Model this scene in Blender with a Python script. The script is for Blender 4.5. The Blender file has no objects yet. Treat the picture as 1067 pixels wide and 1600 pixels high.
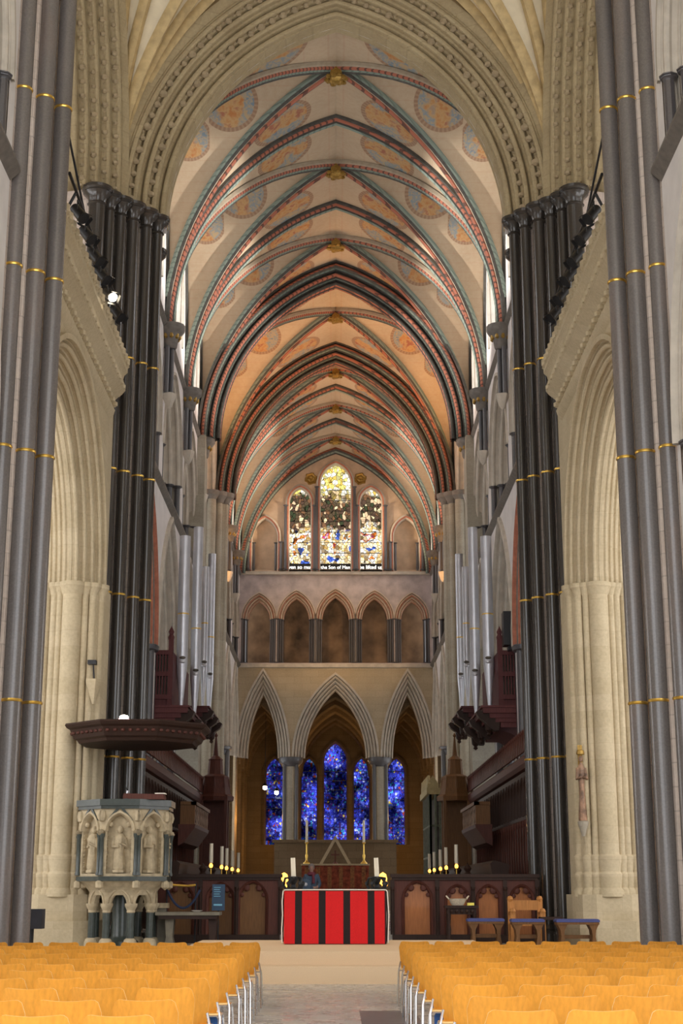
import bpy, math, random
from math import sin, cos, pi, sqrt, acos, atan2, radians as R
from mathutils import Vector
random.seed(7)
SC = bpy.context.scene
COL = SC.collection
ORG = {}

# ------------------------------------------------------------------ materials
def new_mat(name):
    m = bpy.data.materials.new(name); m.use_nodes = True
    nt = m.node_tree; nt.nodes.clear()
    out = nt.nodes.new('ShaderNodeOutputMaterial')
    return m, nt, out
def N(nt, t, **kw):
    n = nt.nodes.new(t)
    for k, v in kw.items(): setattr(n, k, v)
    return n
def L(nt, a, b): nt.links.new(a, b)
def mixc(nt, fac, a, b, mode='MIX'):
    n = N(nt, 'ShaderNodeMix', data_type='RGBA', blend_type=mode)
    for i, v in ((0, fac), (6, a), (7, b)):
        if hasattr(v, 'is_linked') or hasattr(v, 'links'): L(nt, v, n.inputs[i])
        else: n.inputs[i].default_value = v if i == 0 else (*v, 1) if len(v) == 3 else v
    return n.outputs[2]
def math_n(nt, op, a, b=None, c=None):
    n = N(nt, 'ShaderNodeMath', operation=op)
    for i, v in enumerate((a, b, c)):
        if v is None: continue
        if hasattr(v, 'links'): L(nt, v, n.inputs[i])
        else: n.inputs[i].default_value = v
    return n.outputs[0]
def noise_n(nt, vec, scale, detail=4, rough=.55):
    n = N(nt, 'ShaderNodeTexNoise'); n.inputs['Scale'].default_value = scale
    n.inputs['Detail'].default_value = detail; n.inputs['Roughness'].default_value = rough
    if vec is not None: L(nt, vec, n.inputs['Vector'])
    return n.outputs['Fac']
def ramp_n(nt, fac, stops, interp='LINEAR'):
    n = N(nt, 'ShaderNodeValToRGB'); cr = n.color_ramp; cr.interpolation = interp
    while len(cr.elements) < len(stops): cr.elements.new(.5)
    for e, (p, c) in zip(cr.elements, stops): e.position = p; e.color = (*c, 1)
    L(nt, fac, n.inputs[0]); return n.outputs[0]
def wallvec(nt):
    tc = N(nt, 'ShaderNodeTexCoord'); s = N(nt, 'ShaderNodeSeparateXYZ'); L(nt, tc.outputs['Object'], s.inputs[0])
    c = N(nt, 'ShaderNodeCombineXYZ'); L(nt, math_n(nt, 'ADD', s.outputs[0], s.outputs[1]), c.inputs[0]); L(nt, s.outputs[2], c.inputs[1])
    return tc.outputs['Object'], c.outputs[0]
def bsdf(nt, out, col, rough=.6, metal=0, bump=None, bstr=.3, coat=0, spec=.5):
    b = N(nt, 'ShaderNodeBsdfPrincipled')
    if hasattr(col, 'links'): L(nt, col, b.inputs['Base Color'])
    else: b.inputs['Base Color'].default_value = (*col, 1)
    if hasattr(rough, 'links'): L(nt, rough, b.inputs['Roughness'])
    else: b.inputs['Roughness'].default_value = rough
    b.inputs['Metallic'].default_value = metal
    b.inputs['Coat Weight'].default_value = coat
    b.inputs['Specular IOR Level'].default_value = spec
    if bump is not None:
        bn = N(nt, 'ShaderNodeBump'); bn.inputs['Strength'].default_value = bstr; bn.inputs['Distance'].default_value = .02
        L(nt, bump, bn.inputs['Height']); L(nt, bn.outputs[0], b.inputs['Normal'])
    L(nt, b.outputs[0], out.inputs[0]); return b
def plain(name, col, rough=.6, metal=0, var=.18, scale=6, coat=0, bstr=0.0, spec=.5):
    m, nt, out = new_mat(name)
    tc = N(nt, 'ShaderNodeTexCoord')
    f = noise_n(nt, tc.outputs['Object'], scale)
    lo = tuple(c * (1 - var) for c in col); hi = tuple(min(1, c * (1 + var)) for c in col)
    c = ramp_n(nt, f, ((.3, lo), (.7, hi)))
    bsdf(nt, out, c, rough, metal, f if bstr else None, bstr, coat, spec); return m
def stone(name, c1, c2, block=(.9, .38), mortar=.012, mcol=None, rough=.85, stain=.35, bstr=.25):
    m, nt, out = new_mat(name)
    obj, wv = wallvec(nt)
    b = N(nt, 'ShaderNodeTexBrick'); L(nt, wv, b.inputs['Vector'])
    b.inputs['Color1'].default_value = (*c1, 1); b.inputs['Color2'].default_value = (*c2, 1)
    b.inputs['Mortar'].default_value = (*(mcol or tuple(x * .72 for x in c1)), 1)
    b.inputs['Scale'].default_value = 1; b.inputs['Brick Width'].default_value = block[0]; b.inputs['Row Height'].default_value = block[1]
    b.inputs['Mortar Size'].default_value = mortar; b.inputs['Bias'].default_value = -.1
    f = noise_n(nt, obj, .9, 6, .65); g = noise_n(nt, obj, 14, 3)
    c = mixc(nt, math_n(nt, 'MULTIPLY', ramp_n(nt, f, ((.42, (0, 0, 0)), (.7, (1, 1, 1)))), stain), b.outputs['Color'], tuple(x * y for x, y in zip(c1, (.55, .5, .42))))
    c = mixc(nt, .25, c, ramp_n(nt, g, ((.3, tuple(x * .7 for x in c1)), (.7, tuple(min(1, x * 1.15) for x in c2)))))
    bsdf(nt, out, c, rough, 0, g, bstr); return m
def emit(name, col, s):
    m, nt, out = new_mat(name)
    e = N(nt, 'ShaderNodeEmission'); e.inputs[0].default_value = (*col, 1); e.inputs[1].default_value = s
    L(nt, e.outputs[0], out.inputs[0]); return m
def stained(name, stops, scale, s, big=None):
    m, nt, out = new_mat(name)
    tc = N(nt, 'ShaderNodeTexCoord')
    mp = N(nt, 'ShaderNodeMapping'); mp.inputs['Scale'].default_value = (1, .02, .8); L(nt, tc.outputs['Object'], mp.inputs[0])
    v = N(nt, 'ShaderNodeTexVoronoi'); v.inputs['Scale'].default_value = scale; L(nt, mp.outputs[0], v.inputs['Vector'])
    ve = N(nt, 'ShaderNodeTexVoronoi', feature='DISTANCE_TO_EDGE'); ve.inputs['Scale'].default_value = scale; L(nt, mp.outputs[0], ve.inputs['Vector'])
    sp = N(nt, 'ShaderNodeSeparateColor'); L(nt, v.outputs['Color'], sp.inputs[0])
    pick = sp.outputs[0]
    c = ramp_n(nt, pick, stops, 'CONSTANT')
    if big: c = big(nt, tc.outputs['Object'], pick, sp.outputs[1], c)
    lead = ramp_n(nt, ve.outputs['Distance'], ((.02, (0.02, 0.02, .02)), (.07, (1, 1, 1))))
    c = mixc(nt, 1.0, c, lead, 'MULTIPLY')
    e = N(nt, 'ShaderNodeEmission'); L(nt, c, e.inputs[0]); e.inputs[1].default_value = s
    L(nt, e.outputs[0], out.inputs[0]); return m

M = {}
M['cream'] = stone('cream_stone', (.37, .29, .165), (.43, .345, .20), mcol=(.33, .26, .145), bstr=.4)
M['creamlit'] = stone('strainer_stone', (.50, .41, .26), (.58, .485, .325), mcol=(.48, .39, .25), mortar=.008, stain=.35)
M['grey'] = stone('grey_stone', (.36, .32, .25), (.43, .39, .31), mortar=.005, mcol=(.32, .28, .22))
M['pink'] = stone('nave_core_stone', (.56, .46, .39), (.64, .54, .46), (.5, .38))
M['plaster'] = plain('pale_plaster', (.76, .72, .70), .9, var=.08, scale=1.5)
M['buff'] = stone('buff_stone', (.46, .37, .24), (.52, .42, .28), mortar=.006, stain=.2)
M['mould'] = plain('moulding_stone', (.54, .48, .40), .85, var=.14, scale=3, bstr=.2)
M['leafshade'] = plain('shaded_leaf_stone', (.36, .28, .17), .85, var=.14, scale=3, bstr=.2)  # arch stone for the leaves, kept darker to paint in their shadow
M['string'] = plain('string_course_stone', (.17, .15, .13), .6, var=.2)
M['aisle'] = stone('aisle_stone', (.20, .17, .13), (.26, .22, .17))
M['dark'] = plain('void_stone', (.10, .085, .07), .9, var=.3)
def purbeck(name, c, rough):
    m, nt, out = new_mat(name)
    tc = N(nt, 'ShaderNodeTexCoord')
    mp = N(nt, 'ShaderNodeMapping'); mp.inputs['Scale'].default_value = (1, 1, .25); L(nt, tc.outputs['Object'], mp.inputs[0])
    f = noise_n(nt, mp.outputs[0], 1.2, 5, .6); g = noise_n(nt, tc.outputs['Object'], 30, 3)
    col = ramp_n(nt, f, ((.3, tuple(x * .7 for x in c)), (.55, c), (.75, (c[0] * 1.35, c[1] * 1.1, c[2] * .95))))
    col = mixc(nt, .3, col, ramp_n(nt, g, ((.3, tuple(x * .6 for x in c)), (.7, tuple(x * 1.3 for x in c)))))
    bsdf(nt, out, col, rough, 0, g, .05, 0, .6); return m
M['purbeck'] = purbeck('purbeck_marble', (.05, .043, .037), .2)
M['purbeck_w'] = purbeck('purbeck_marble_west', (.165, .145, .135), .25)
M['shaft'] = purbeck('dark_shaft_marble', (.09, .085, .09), .35)
M['balus'] = plain('pale_baluster_oak', (.36, .24, .17), .5, var=.2)
M['gold'] = plain('gilding', (.85, .55, .12), .3, .9, .15)
M['gilt'] = plain('gilded_carving', (.36, .22, .05), .4, .6, .35, 20)
M['rib_cream'] = plain('rib_cream', (.36, .30, .22), .8, var=.12)
M['rib_dark'] = plain('rib_dark', (.07, .065, .055), .8, var=.3)
def dash(name, a, b):
    m, nt, out = new_mat(name)
    tc = N(nt, 'ShaderNodeTexCoord'); s = N(nt, 'ShaderNodeSeparateXYZ'); L(nt, tc.outputs['Object'], s.inputs[0])
    t = math_n(nt, 'ADD', math_n(nt, 'MULTIPLY', s.outputs[0], .35), math_n(nt, 'ADD', s.outputs[1], s.outputs[2]))
    f = math_n(nt, 'FRACT', math_n(nt, 'MULTIPLY', t, 6.5))
    c = mixc(nt, math_n(nt, 'LESS_THAN', f, .3), a, b)
    bsdf(nt, out, c, .8); return m
M['rib_red'] = dash('rib_red', (.36, .12, .07), (.12, .05, .035))
M['rib_green'] = dash('rib_green', (.21, .26, .215), (.14, .18, .15))
M['red_paint'] = plain('red_painted_moulding', (.42, .15, .09), .8, var=.2)
M['green_paint'] = plain('green_painted_moulding', (.25, .33, .27), .8, var=.2)
def web_mat(name, base):
    m, nt, out = new_mat(name)
    tc = N(nt, 'ShaderNodeTexCoord'); s = N(nt, 'ShaderNodeSeparateXYZ'); L(nt, tc.outputs['Object'], s.inputs[0])
    big = noise_n(nt, tc.outputs['Object'], .35, 4); fine = noise_n(nt, tc.outputs['Object'], 7, 4)
    cb = ramp_n(nt, big, ((.35, tuple(x * .88 for x in base)), (.65, tuple(min(1, x * 1.08) for x in base))))
    # painted masonry lines
    ln = math_n(nt, 'FRACT', math_n(nt, 'MULTIPLY', s.outputs[2], 3.3))
    cb = mixc(nt, math_n(nt, 'MULTIPLY', math_n(nt, 'LESS_THAN', ln, .07), .22), cb, (.45, .22, .14))
    cb = mixc(nt, .10, cb, ramp_n(nt, fine, ((.4, (.75, .66, .5)), (.6, (.55, .38, .25)))))
    at = N(nt, 'ShaderNodeAttribute', attribute_name='roundel'); rs = N(nt, 'ShaderNodeSeparateXYZ'); L(nt, at.outputs['Vector'], rs.inputs[0])
    u, v, idn = rs.outputs
    rad = math_n(nt, 'SQRT', math_n(nt, 'ADD', math_n(nt, 'MULTIPLY', u, u), math_n(nt, 'MULTIPLY', v, v)))
    ang = math_n(nt, 'ARCTAN2', v, u)
    cv = N(nt, 'ShaderNodeCombineXYZ'); L(nt, u, cv.inputs[0]); L(nt, v, cv.inputs[1]); L(nt, idn, cv.inputs[2])
    n1 = noise_n(nt, cv.outputs[0], 1.6, 2); n2 = noise_n(nt, cv.outputs[0], 3.2, 3, .6)
    figw = math_n(nt, 'ADD', math_n(nt, 'ABSOLUTE', u), math_n(nt, 'MULTIPLY', math_n(nt, 'SUBTRACT', n1, .5), 1.4))
    pic = ramp_n(nt, n2, ((.36, (.13, .22, .30)), (.45, (.42, .33, .21)), (.53, (.17, .26, .32)), (.62, (.44, .32, .18))))
    fig = ramp_n(nt, n2, ((.34, (.46, .16, .03)), (.5, (.52, .32, .13)), (.64, (.34, .09, .05))))
    pic = mixc(nt, ramp_n(nt, figw, ((.28, (1, 1, 1)), (.42, (0, 0, 0)))), pic, fig)
    pic = mixc(nt, .15, pic, cb)
    dots = math_n(nt, 'LESS_THAN', math_n(nt, 'FRACT', math_n(nt, 'MULTIPLY', ang, 6.3662)), .45)
    ring = mixc(nt, dots, (.24, .12, .07), (.34, .20, .12))
    inside = math_n(nt, 'LESS_THAN', rad, .86); edge = math_n(nt, 'LESS_THAN', rad, 1.0)
    ring = mixc(nt, .3, ring, cb)
    c = mixc(nt, edge, cb, ring); c = mixc(nt, inside, c, pic)
    bsdf(nt, out, c, .9); return m
M['web'] = web_mat('painted_vault_web', (.50, .385, .26))
M['xweb'] = plain('crossing_vault_web', (.66, .57, .40), .9, var=.1, scale=2)
M['xrib'] = plain('crossing_rib', (.50, .37, .18), .8, var=.2, scale=4)
M['xrib2'] = plain('crossing_rib_pale', (.56, .48, .34), .8, var=.2, scale=4)
M['carpet'] = plain('beige_carpet', (.70, .50, .31), .95, var=.07, scale=90)
def wood(name, c, rough=.5, coat=.0, sc=(30, 30, 3), var=.22):
    m, nt, out = new_mat(name)
    tc = N(nt, 'ShaderNodeTexCoord'); mp = N(nt, 'ShaderNodeMapping'); mp.inputs['Scale'].default_value = sc; L(nt, tc.outputs['Object'], mp.inputs[0])
    oi = N(nt, 'ShaderNodeObjectInfo')
    f = noise_n(nt, mp.outputs[0], 1, 5, .6)
    col = ramp_n(nt, f, ((.3, tuple(x * (1 - var) for x in c)), (.7, tuple(min(1, x * (1 + var)) for x in c))))
    hv = N(nt, 'ShaderNodeHueSaturation'); L(nt, col, hv.inputs['Color'])
    L(nt, math_n(nt, 'ADD', .92, math_n(nt, 'MULTIPLY', oi.outputs['Random'], .16)), hv.inputs['Value'])
    bsdf(nt, out, hv.outputs[0], rough, 0, None, 0, coat, .22); return m
M['beech'] = wood('varnished_beech', (.66, .28, .036), .38, .1, (40, 40, 4), .12)
M['beechedge'] = plain('pale_ply_edge_lit', (.86, .56, .22), .5, var=.05)  # ply edge is paler anyway; also paints in overhead light on the rims
M['darkwood'] = wood('dark_oak', (.030, .014, .009), .55, 0)
M['redwood'] = wood('reddish_oak', (.085, .027, .018), .55, 0)
M['panelwood'] = wood('panel_oak', (.20, .085, .033), .5, 0)
M['purplewood'] = wood('organ_case_oak', (.11, .034, .034), .6, 0)
M['benchwood'] = wood('bench_oak', (.15, .07, .025), .55, 0)
M['chairoak'] = wood('orange_oak', (.42, .18, .05), .45, .2)
M['chrome'] = plain('chrome', (.75, .76, .78), .15, 1, .02)
M['black'] = plain('black_metal', (.012, .012, .014), .4, .2, .2)
M['iron'] = plain('wrought_iron', (.02, .02, .022), .5, .5, .3)
M['blue'] = plain('blue_kneeler_fabric', (.03, .10, .30), .9, var=.2, scale=60)
M['bluecush'] = plain('blue_cushion_fabric', (.06, .07, .20), .9, var=.2, scale=60)
M['tin'] = plain('organ_pipe_metal', (.60, .60, .64), .38, .55, .06, 3)
M['red'] = plain('red_frontal_cloth', (.72, .012, .015), .9, var=.12, scale=80)
M['stripe'] = plain('black_frontal_band', (.018, .010, .010), .9, var=.3, scale=80)
M['white'] = plain('white_linen', (.85, .78, .68), .9, var=.05, scale=40)
M['wax'] = plain('candle_wax', (.85, .78, .62), .5, var=.03)
M['hifront'] = plain('high_altar_frontal', (.22, .045, .02), .9, var=.6, scale=5)
M['pulpitstone'] = plain('pulpit_stone', (.43, .35, .225), .85, var=.22, scale=7, bstr=.3)
M['pulpitdark'] = plain('pulpit_marble', (.045, .055, .048), .3, var=.25, scale=9)
M['ironpaint'] = plain('green_grey_iron', (.10, .11, .07), .6, .2, .3)
M['signblue'] = plain('blue_sign_board', (.02, .06, .12), .5, var=.1)
M['signpale'] = plain('pale_blue_lettering', (.2, .5, .68), .5, var=.1)
M['rope'] = plain('blue_rope', (.02, .03, .07), .9)
M['basket'] = plain('pale_wicker', (.62, .52, .38), .9, var=.3, scale=60)
M['yellow'] = plain('yellow_card', (.85, .72, .12), .7)
M['skin'] = plain('skin', (.55, .34, .27), .6, var=.06)
M['hair'] = plain('grey_hair', (.33, .29, .28), .8, var=.2, scale=60)
M['coat'] = plain('blue_coat', (.10, .15, .23), .9, var=.15, scale=20)
M['scarf'] = plain('mauve_scarf', (.24, .06, .09), .9, var=.2, scale=40)
M['trouser'] = plain('dark_trousers', (.03, .03, .04), .9)
M['painted'] = plain('painted_figure', (.26, .15, .09), .6, var=.7, scale=7)
M['ledger'] = plain('dark_ledger_slab', (.14, .13, .14), .35, var=.2, scale=3)
def floor_mat():
    m, nt, out = new_mat('nave_paving')
    tc = N(nt, 'ShaderNodeTexCoord')
    b = N(nt, 'ShaderNodeTexBrick'); L(nt, tc.outputs['Object'], b.inputs['Vector'])
    b.inputs['Color1'].default_value = (.62, .56, .48, 1); b.inputs['Color2'].default_value = (.36, .35, .35, 1); b.inputs['Mortar'].default_value = (.3, .27, .24, 1)
    b.inputs['Scale'].default_value = 1; b.inputs['Brick Width'].default_value = .62; b.inputs['Row Height'].default_value = .5; b.inputs['Mortar Size'].default_value = .006
    f = noise_n(nt, tc.outputs['Object'], 3, 5); g = noise_n(nt, tc.outputs['Object'], 25, 3)
    c = mixc(nt, .35, b.outputs['Color'], ramp_n(nt, f, ((.35, (.38, .37, .37)), (.65, (.66, .60, .52)))))
    c = mixc(nt, .15, c, ramp_n(nt, g, ((.3, (.2, .2, .2)), (.7, (.6, .55, .5)))))
    bsdf(nt, out, c, ramp_n(nt, f, ((.3, (.18, .18, .18)), (.7, (.4, .4, .4))))); return m
M['floor'] = floor_mat()
M['transeptlight'] = emit('transept_glass_daylight', (.97, .97, 1.0), 5.0)
M['daylight'] = emit('leaded_clear_glass_daylight', (.93, .96, 1.0), 3.6)
M['lamp'] = emit('lit_lamp', (1, .86, .62), 30)
M['amber'] = emit('amber_bulb', (1, .38, .05), 4.5)
M['redled'] = emit('red_lamp', (1, .45, .4), 12)
def ewin(nt, vec, p, q, c):
    # a pale crowd below, dark brown foliage and sky of gold and white above
    s = N(nt, 'ShaderNodeSeparateXYZ'); L(nt, vec, s.inputs[0])
    n = noise_n(nt, vec, .9, 2)
    h = math_n(nt, 'ADD', s.outputs[2], math_n(nt, 'MULTIPLY', math_n(nt, 'SUBTRACT', n, .5), 2.2))
    reg = noise_n(nt, vec, 1.5, 2, .5)
    hue = ramp_n(nt, reg, ((0, (.08, .16, .7)), (.37, (1, .86, .6)), (.47, (1, .72, .28)), (.52, (1, .95, .88)), (.62, (.95, .3, .06)), (.67, (.7, .1, .5)), (.70, (1, .9, .7))), 'CONSTANT')
    low = mixc(nt, 1.0, hue, ramp_n(nt, q, ((0, (.16, .11, .06)), (.22, (.6, .5, .35)), (.5, (1, 1, 1)))), 'MULTIPLY')
    mid = ramp_n(nt, p, ((0, (.10, .06, .04)), (.3, (.20, .10, .05)), (.5, (.10, .07, .04)), (.7, (.75, .5, .3)), (.8, (.05, .06, .03)), (.92, (.9, .7, .4))), 'CONSTANT')
    top = ramp_n(nt, p, ((0, (1, .8, .2)), (.3, (1, .95, .75)), (.55, (.75, .5, .1)), (.7, (.5, .45, .2)), (.8, (.9, .85, .7))), 'CONSTANT')
    t1 = ramp_n(nt, math_n(nt, 'MULTIPLY', math_n(nt, 'SUBTRACT', h, 20), .2), ((.28, (0, 0, 0)), (.34, (1, 1, 1))))
    t2 = ramp_n(nt, math_n(nt, 'MULTIPLY', math_n(nt, 'SUBTRACT', h, 20), .2), ((.66, (0, 0, 0)), (.74, (1, 1, 1))))
    return mixc(nt, t2, mixc(nt, t1, low, mid), top)
M['ewin'] = stained('east_stained_glass', ((0, (1, 1, 1)), (.5, (.5, .5, .5))), 5.6, 1.1, ewin)
def bwin(nt, vec, p, q, c):
    n = noise_n(nt, vec, .8, 3, .6)
    br = ramp_n(nt, n, ((.38, (.03, .03, .04)), (.5, (.35, .35, .38)), (.68, (1.5, 1.5, 1.6))))
    return mixc(nt, 1.0, c, br, 'MULTIPLY')
M['bwin'] = stained('blue_stained_glass', ((0, (.04, .05, .5)), (.28, (.07, .10, .85)), (.5, (.03, .03, .20)), (.64, (.16, .22, .95)), (.78, (.12, .05, .30)), (.86, (.05, .3, .6)), (.91, (.45, .5, .85)), (.955, (.4, .06, .04)), (.98, (.8, .6, .15))), 9.0, 1.0, bwin)

# ------------------------------------------------------------------ mesh builder
class MB:
    def __init__(s): s.v = []; s.f = []; s.m = []; s.attr = None
    def add(s, vs, fs, mi=0):
        o = len(s.v); s.v += [tuple(p) for p in vs]
        for i, f in enumerate(fs):
            s.f.append(tuple(o + k for k in f)); s.m.append(mi[i] if isinstance(mi, (list, tuple)) else mi)
    def box(s, x0, x1, y0, y1, z0, z1, mi=0):
        v = [(x, y, z) for z in (z0, z1) for y in (y0, y1) for x in (x0, x1)]
        s.add(v, [(0, 2, 3, 1), (4, 5, 7, 6), (0, 1, 5, 4), (2, 6, 7, 3), (0, 4, 6, 2), (1, 3, 7, 5)], mi)
    def quad(s, a, b, c, d, mi=0): s.add([a, b, c, d], [(0, 1, 2, 3)], mi)
    def prism(s, poly, z0, z1, mi=0):
        n = len(poly)
        s.add([(x, y, z0) for x, y in poly] + [(x, y, z1) for x, y in poly],
              [tuple(range(n))[::-1], tuple(range(n, 2 * n))] + [(i, (i + 1) % n, n + (i + 1) % n, n + i) for i in range(n)], mi)
    def extrude(s, poly, place, w0, w1, mi=0):
        # poly in 2d, place(a,b,w)
        n = len(poly)
        s.add([place(a, b, w0) for a, b in poly] + [place(a, b, w1) for a, b in poly],
              [tuple(range(n))[::-1], tuple(range(n, 2 * n))] + [(i, (i + 1) % n, n + (i + 1) % n, n + i) for i in range(n)], mi)
    def lathe(s, c, prof, n=16, mi=0, mis=None, wob=None):
        vs = []; fs = []; ms = []
        for r, z in prof:
            for k in range(n):
                a = 2 * pi * k / n; rr = r * (1 + (wob(a, z) if wob else 0))
                vs.append((c[0] + rr * cos(a), c[1] + rr * sin(a), c[2] + z))
        for i in range(len(prof) - 1):
            for k in range(n):
                fs.append((i * n + k, i * n + (k + 1) % n, (i + 1) * n + (k + 1) % n, (i + 1) * n + k)); ms.append(mis[i] if mis else mi)
        if prof[0][0] > 1e-5: fs.append(tuple(range(n))[::-1]); ms.append(mi)
        if prof[-1][0] > 1e-5: fs.append(tuple((len(prof) - 1) * n + k for k in range(n))); ms.append(mi)
        s.add(vs, fs, ms)
    def tube(s, pts, r, n=8, mi=0, cap=True):
        pts = [Vector(p) for p in pts]; rs = r if isinstance(r, (list, tuple)) else [r] * len(pts)
        vs = []; fs = []; prev = None
        for i, p in enumerate(pts):
            t = (pts[min(i + 1, len(pts) - 1)] - pts[max(i - 1, 0)]).normalized()
            if prev is None:
                a = Vector((0, 0, 1)) if abs(t.z) < .9 else Vector((1, 0, 0)); nn = t.cross(a).normalized()
            else: nn = (prev - t * prev.dot(t)).normalized()
            prev = nn; b = t.cross(nn)
            for k in range(n):
                ang = 2 * pi * k / n; vs.append(p + (nn * cos(ang) + b * sin(ang)) * rs[i])
        for i in range(len(pts) - 1):
            for k in range(n): fs.append((i * n + k, i * n + (k + 1) % n, (i + 1) * n + (k + 1) % n, (i + 1) * n + k))
        if cap: fs.append(tuple(range(n))[::-1]); fs.append(tuple((len(pts) - 1) * n + k for k in range(n)))
        s.add(vs, fs, mi)
    def ball(s, c, r, mi=0, n=8, sq=(1, 1, 1)):
        vs = []; fs = []
        for i in range(n // 2 + 1):
            t = pi * i / (n // 2)
            for k in range(n): vs.append((c[0] + r * sq[0] * sin(t) * cos(2 * pi * k / n), c[1] + r * sq[1] * sin(t) * sin(2 * pi * k / n), c[2] + r * sq[2] * cos(t)))
        for i in range(n // 2):
            for k in range(n): fs.append((i * n + k, (i + 1) * n + k, (i + 1) * n + (k + 1) % n, i * n + (k + 1) % n))
        s.add(vs, fs, mi)
    def build(s, name, mats, parent=None, smooth=True, ang=38):
        o0 = ORG.get(parent.name, Vector((0, 0, 0))) if parent else Vector((0, 0, 0))
        me = bpy.data.meshes.new(name)
        me.from_pydata([(x - o0[0], y - o0[1], z - o0[2]) for x, y, z in s.v], [], s.f)
        for m in (mats if isinstance(mats, (list, tuple)) else [mats]): me.materials.append(M[m] if isinstance(m, str) else m)
        me.polygons.foreach_set('material_index', s.m)
        if s.attr is not None:
            at = me.attributes.new('roundel', 'FLOAT_VECTOR', 'POINT'); at.data.foreach_set('vector', [c for t in s.attr for c in t])
        me.validate(); me.update()
        if smooth:
            me.polygons.foreach_set('use_smooth', [True] * len(me.polygons)); me.set_sharp_from_angle(angle=R(ang))
        o = bpy.data.objects.new(name, me); COL.objects.link(o)
        if parent: o.parent = parent
        ORG[o.name] = Vector(o0); return o

def thing(name, label, cat, loc=(0, 0, 0), group=None):
    o = bpy.data.objects.new(name, None); COL.objects.link(o); o.location = loc; o.empty_display_size = .2
    o['label'] = label; o['category'] = cat
    if group: o['group'] = group
    ORG[o.name] = Vector(loc); return o
def tag(o, label, cat, group=None):
    o['label'] = label; o['category'] = cat
    if group: o['group'] = group
    return o
def struct(o, label=None):
    o['kind'] = 'structure'
    if label: o['label'] = label
    return o

def arch_c(a, r): c = (r * r - a * a) / (2 * a); return c, c + a
def arch_pt(a, r, t, u=0):
    """t in [-1,1], 0 the apex; u outward offset"""
    c, Rr = arch_c(a, r); rr = Rr + u
    al = acos(max(-1, min(1, c / rr))) if rr > 0 else 0
    if c < 0: al = acos(c / rr)
    phi = (1 - abs(t)) * al          # angle from springing
    x = rr * cos(phi) - c; z = rr * sin(phi)
    return (x if t > 0 else -x), z
def arch_sweep(mb, place, a, r, prof, n=14, stilt=0, mi=0):
    """prof: [(u,w)] polyline; place(x,z,w)->xyz ; mi int or list per segment"""
    ts = [-1 + i / n for i in range(n)] + [0] + [(i + 1) / n for i in range(n)]
    rows = []
    if stilt: rows.append([(-(a + u), -stilt, w) for u, w in prof])
    for t in ts: rows.append([(*arch_pt(a, r, t, u), w) for u, w in prof])
    if stilt: rows.append([(a + u, -stilt, w) for u, w in prof])
    k = len(prof); vs = [place(x, z, w) for row in rows for x, z, w in row]; fs = []; ms = []
    for i in range(len(rows) - 1):
        for j in range(k - 1):
            fs.append((i * k + j, i * k + j + 1, (i + 1) * k + j + 1, (i + 1) * k + j)); ms.append(mi[j % len(mi)] if isinstance(mi, (list, tuple)) else mi)
    mb.add(vs, fs, ms)
def orders(U, D, n, rs=.34):
    p = []
    for k in range(n):
        u0 = U * (1 - k / n); w0 = D * k / n; du = U / n; dw = D / n
        p += [(u0, w0), (u0 - .14 * du, w0), (u0 - .25 * du, w0 + .62 * dw)]
        cu, cw, rho = u0 - .66 * du, w0 + .34 * dw, rs * min(du, dw)
        for A in (330, 290, 250, 210, 170, 120): p.append((cu + rho * cos(R(A)), cw + rho * sin(R(A))))
        p += [(u0 - .88 * du, w0 + .95 * dw), (u0 - du, w0 + dw)]
    return p
def arch_wall(mb, place, x0, x1, z0, z1, xc, zs, a, r, w=0, zb=None, n=14, mi=0):
    """wall rect with a pointed opening (a at springing zs, rise r, opening bottom zb)"""
    zb = z0 if zb is None else zb
    pts = [(a, zb)] + [arch_pt(a, r, 1 - i / n) for i in range(n + 1)]
    pts = [(pts[0][0], zb)] + [(x, z + zs) for x, z in pts[1:]]
    pts[-1] = (0, zs + r)
    if zb > z0: mb.quad(place(x0, z0, w), place(x1, z0, w), place(x1, zb, w), place(x0, zb, w), mi)
    for (xa, za), (xb, zb2) in zip(pts, pts[1:]):
        if zb2 - za < 1e-6: continue
        mb.quad(place(x0, za, w), place(xc - xa, za, w), place(xc - xb, zb2, w), place(x0, zb2, w), mi)
        mb.quad(place(xc + xa, za, w), place(x1, za, w), place(x1, zb2, w), place(xc + xb, zb2, w), mi)
    if z1 > zs + r + 1e-4: mb.quad(place(x0, zs + r, w), place(x1, zs + r, w), place(x1, z1, w), place(x0, z1, w), mi)
def arch_pane(mb, place, xc, zb, zs, a, r, w, n=10, mi=0):
    pts = [(xc - a, zb), (xc + a, zb)] + [(xc + arch_pt(a, r, 1 - i / n)[0] * 1, zs + arch_pt(a, r, 1 - i / n)[1]) for i in range(n)] + [(xc, zs + r)] + [(xc - arch_pt(a, r, (i + 1) / n)[0], zs + arch_pt(a, r, (i + 1) / n)[1]) for i in range(n)]
    mb.add([place(x, z, w) for x, z in pts], [tuple(range(len(pts)))], mi)
CAP = [(.75, 0), (.78, .04), (1.0, .10), (1.15, .30), (1.5, .42), (1.55, .5), (1.5, .56), (1.75, .62), (1.78, .74), (1.6, .8), (0, .8)]
BASE = [(1.9, 0), (1.9, .25), (1.65, .32), (1.75, .45), (1.6, .52), (1.3, .6), (1.45, .72), (1.3, .8), (1.0, .9)]
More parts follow.
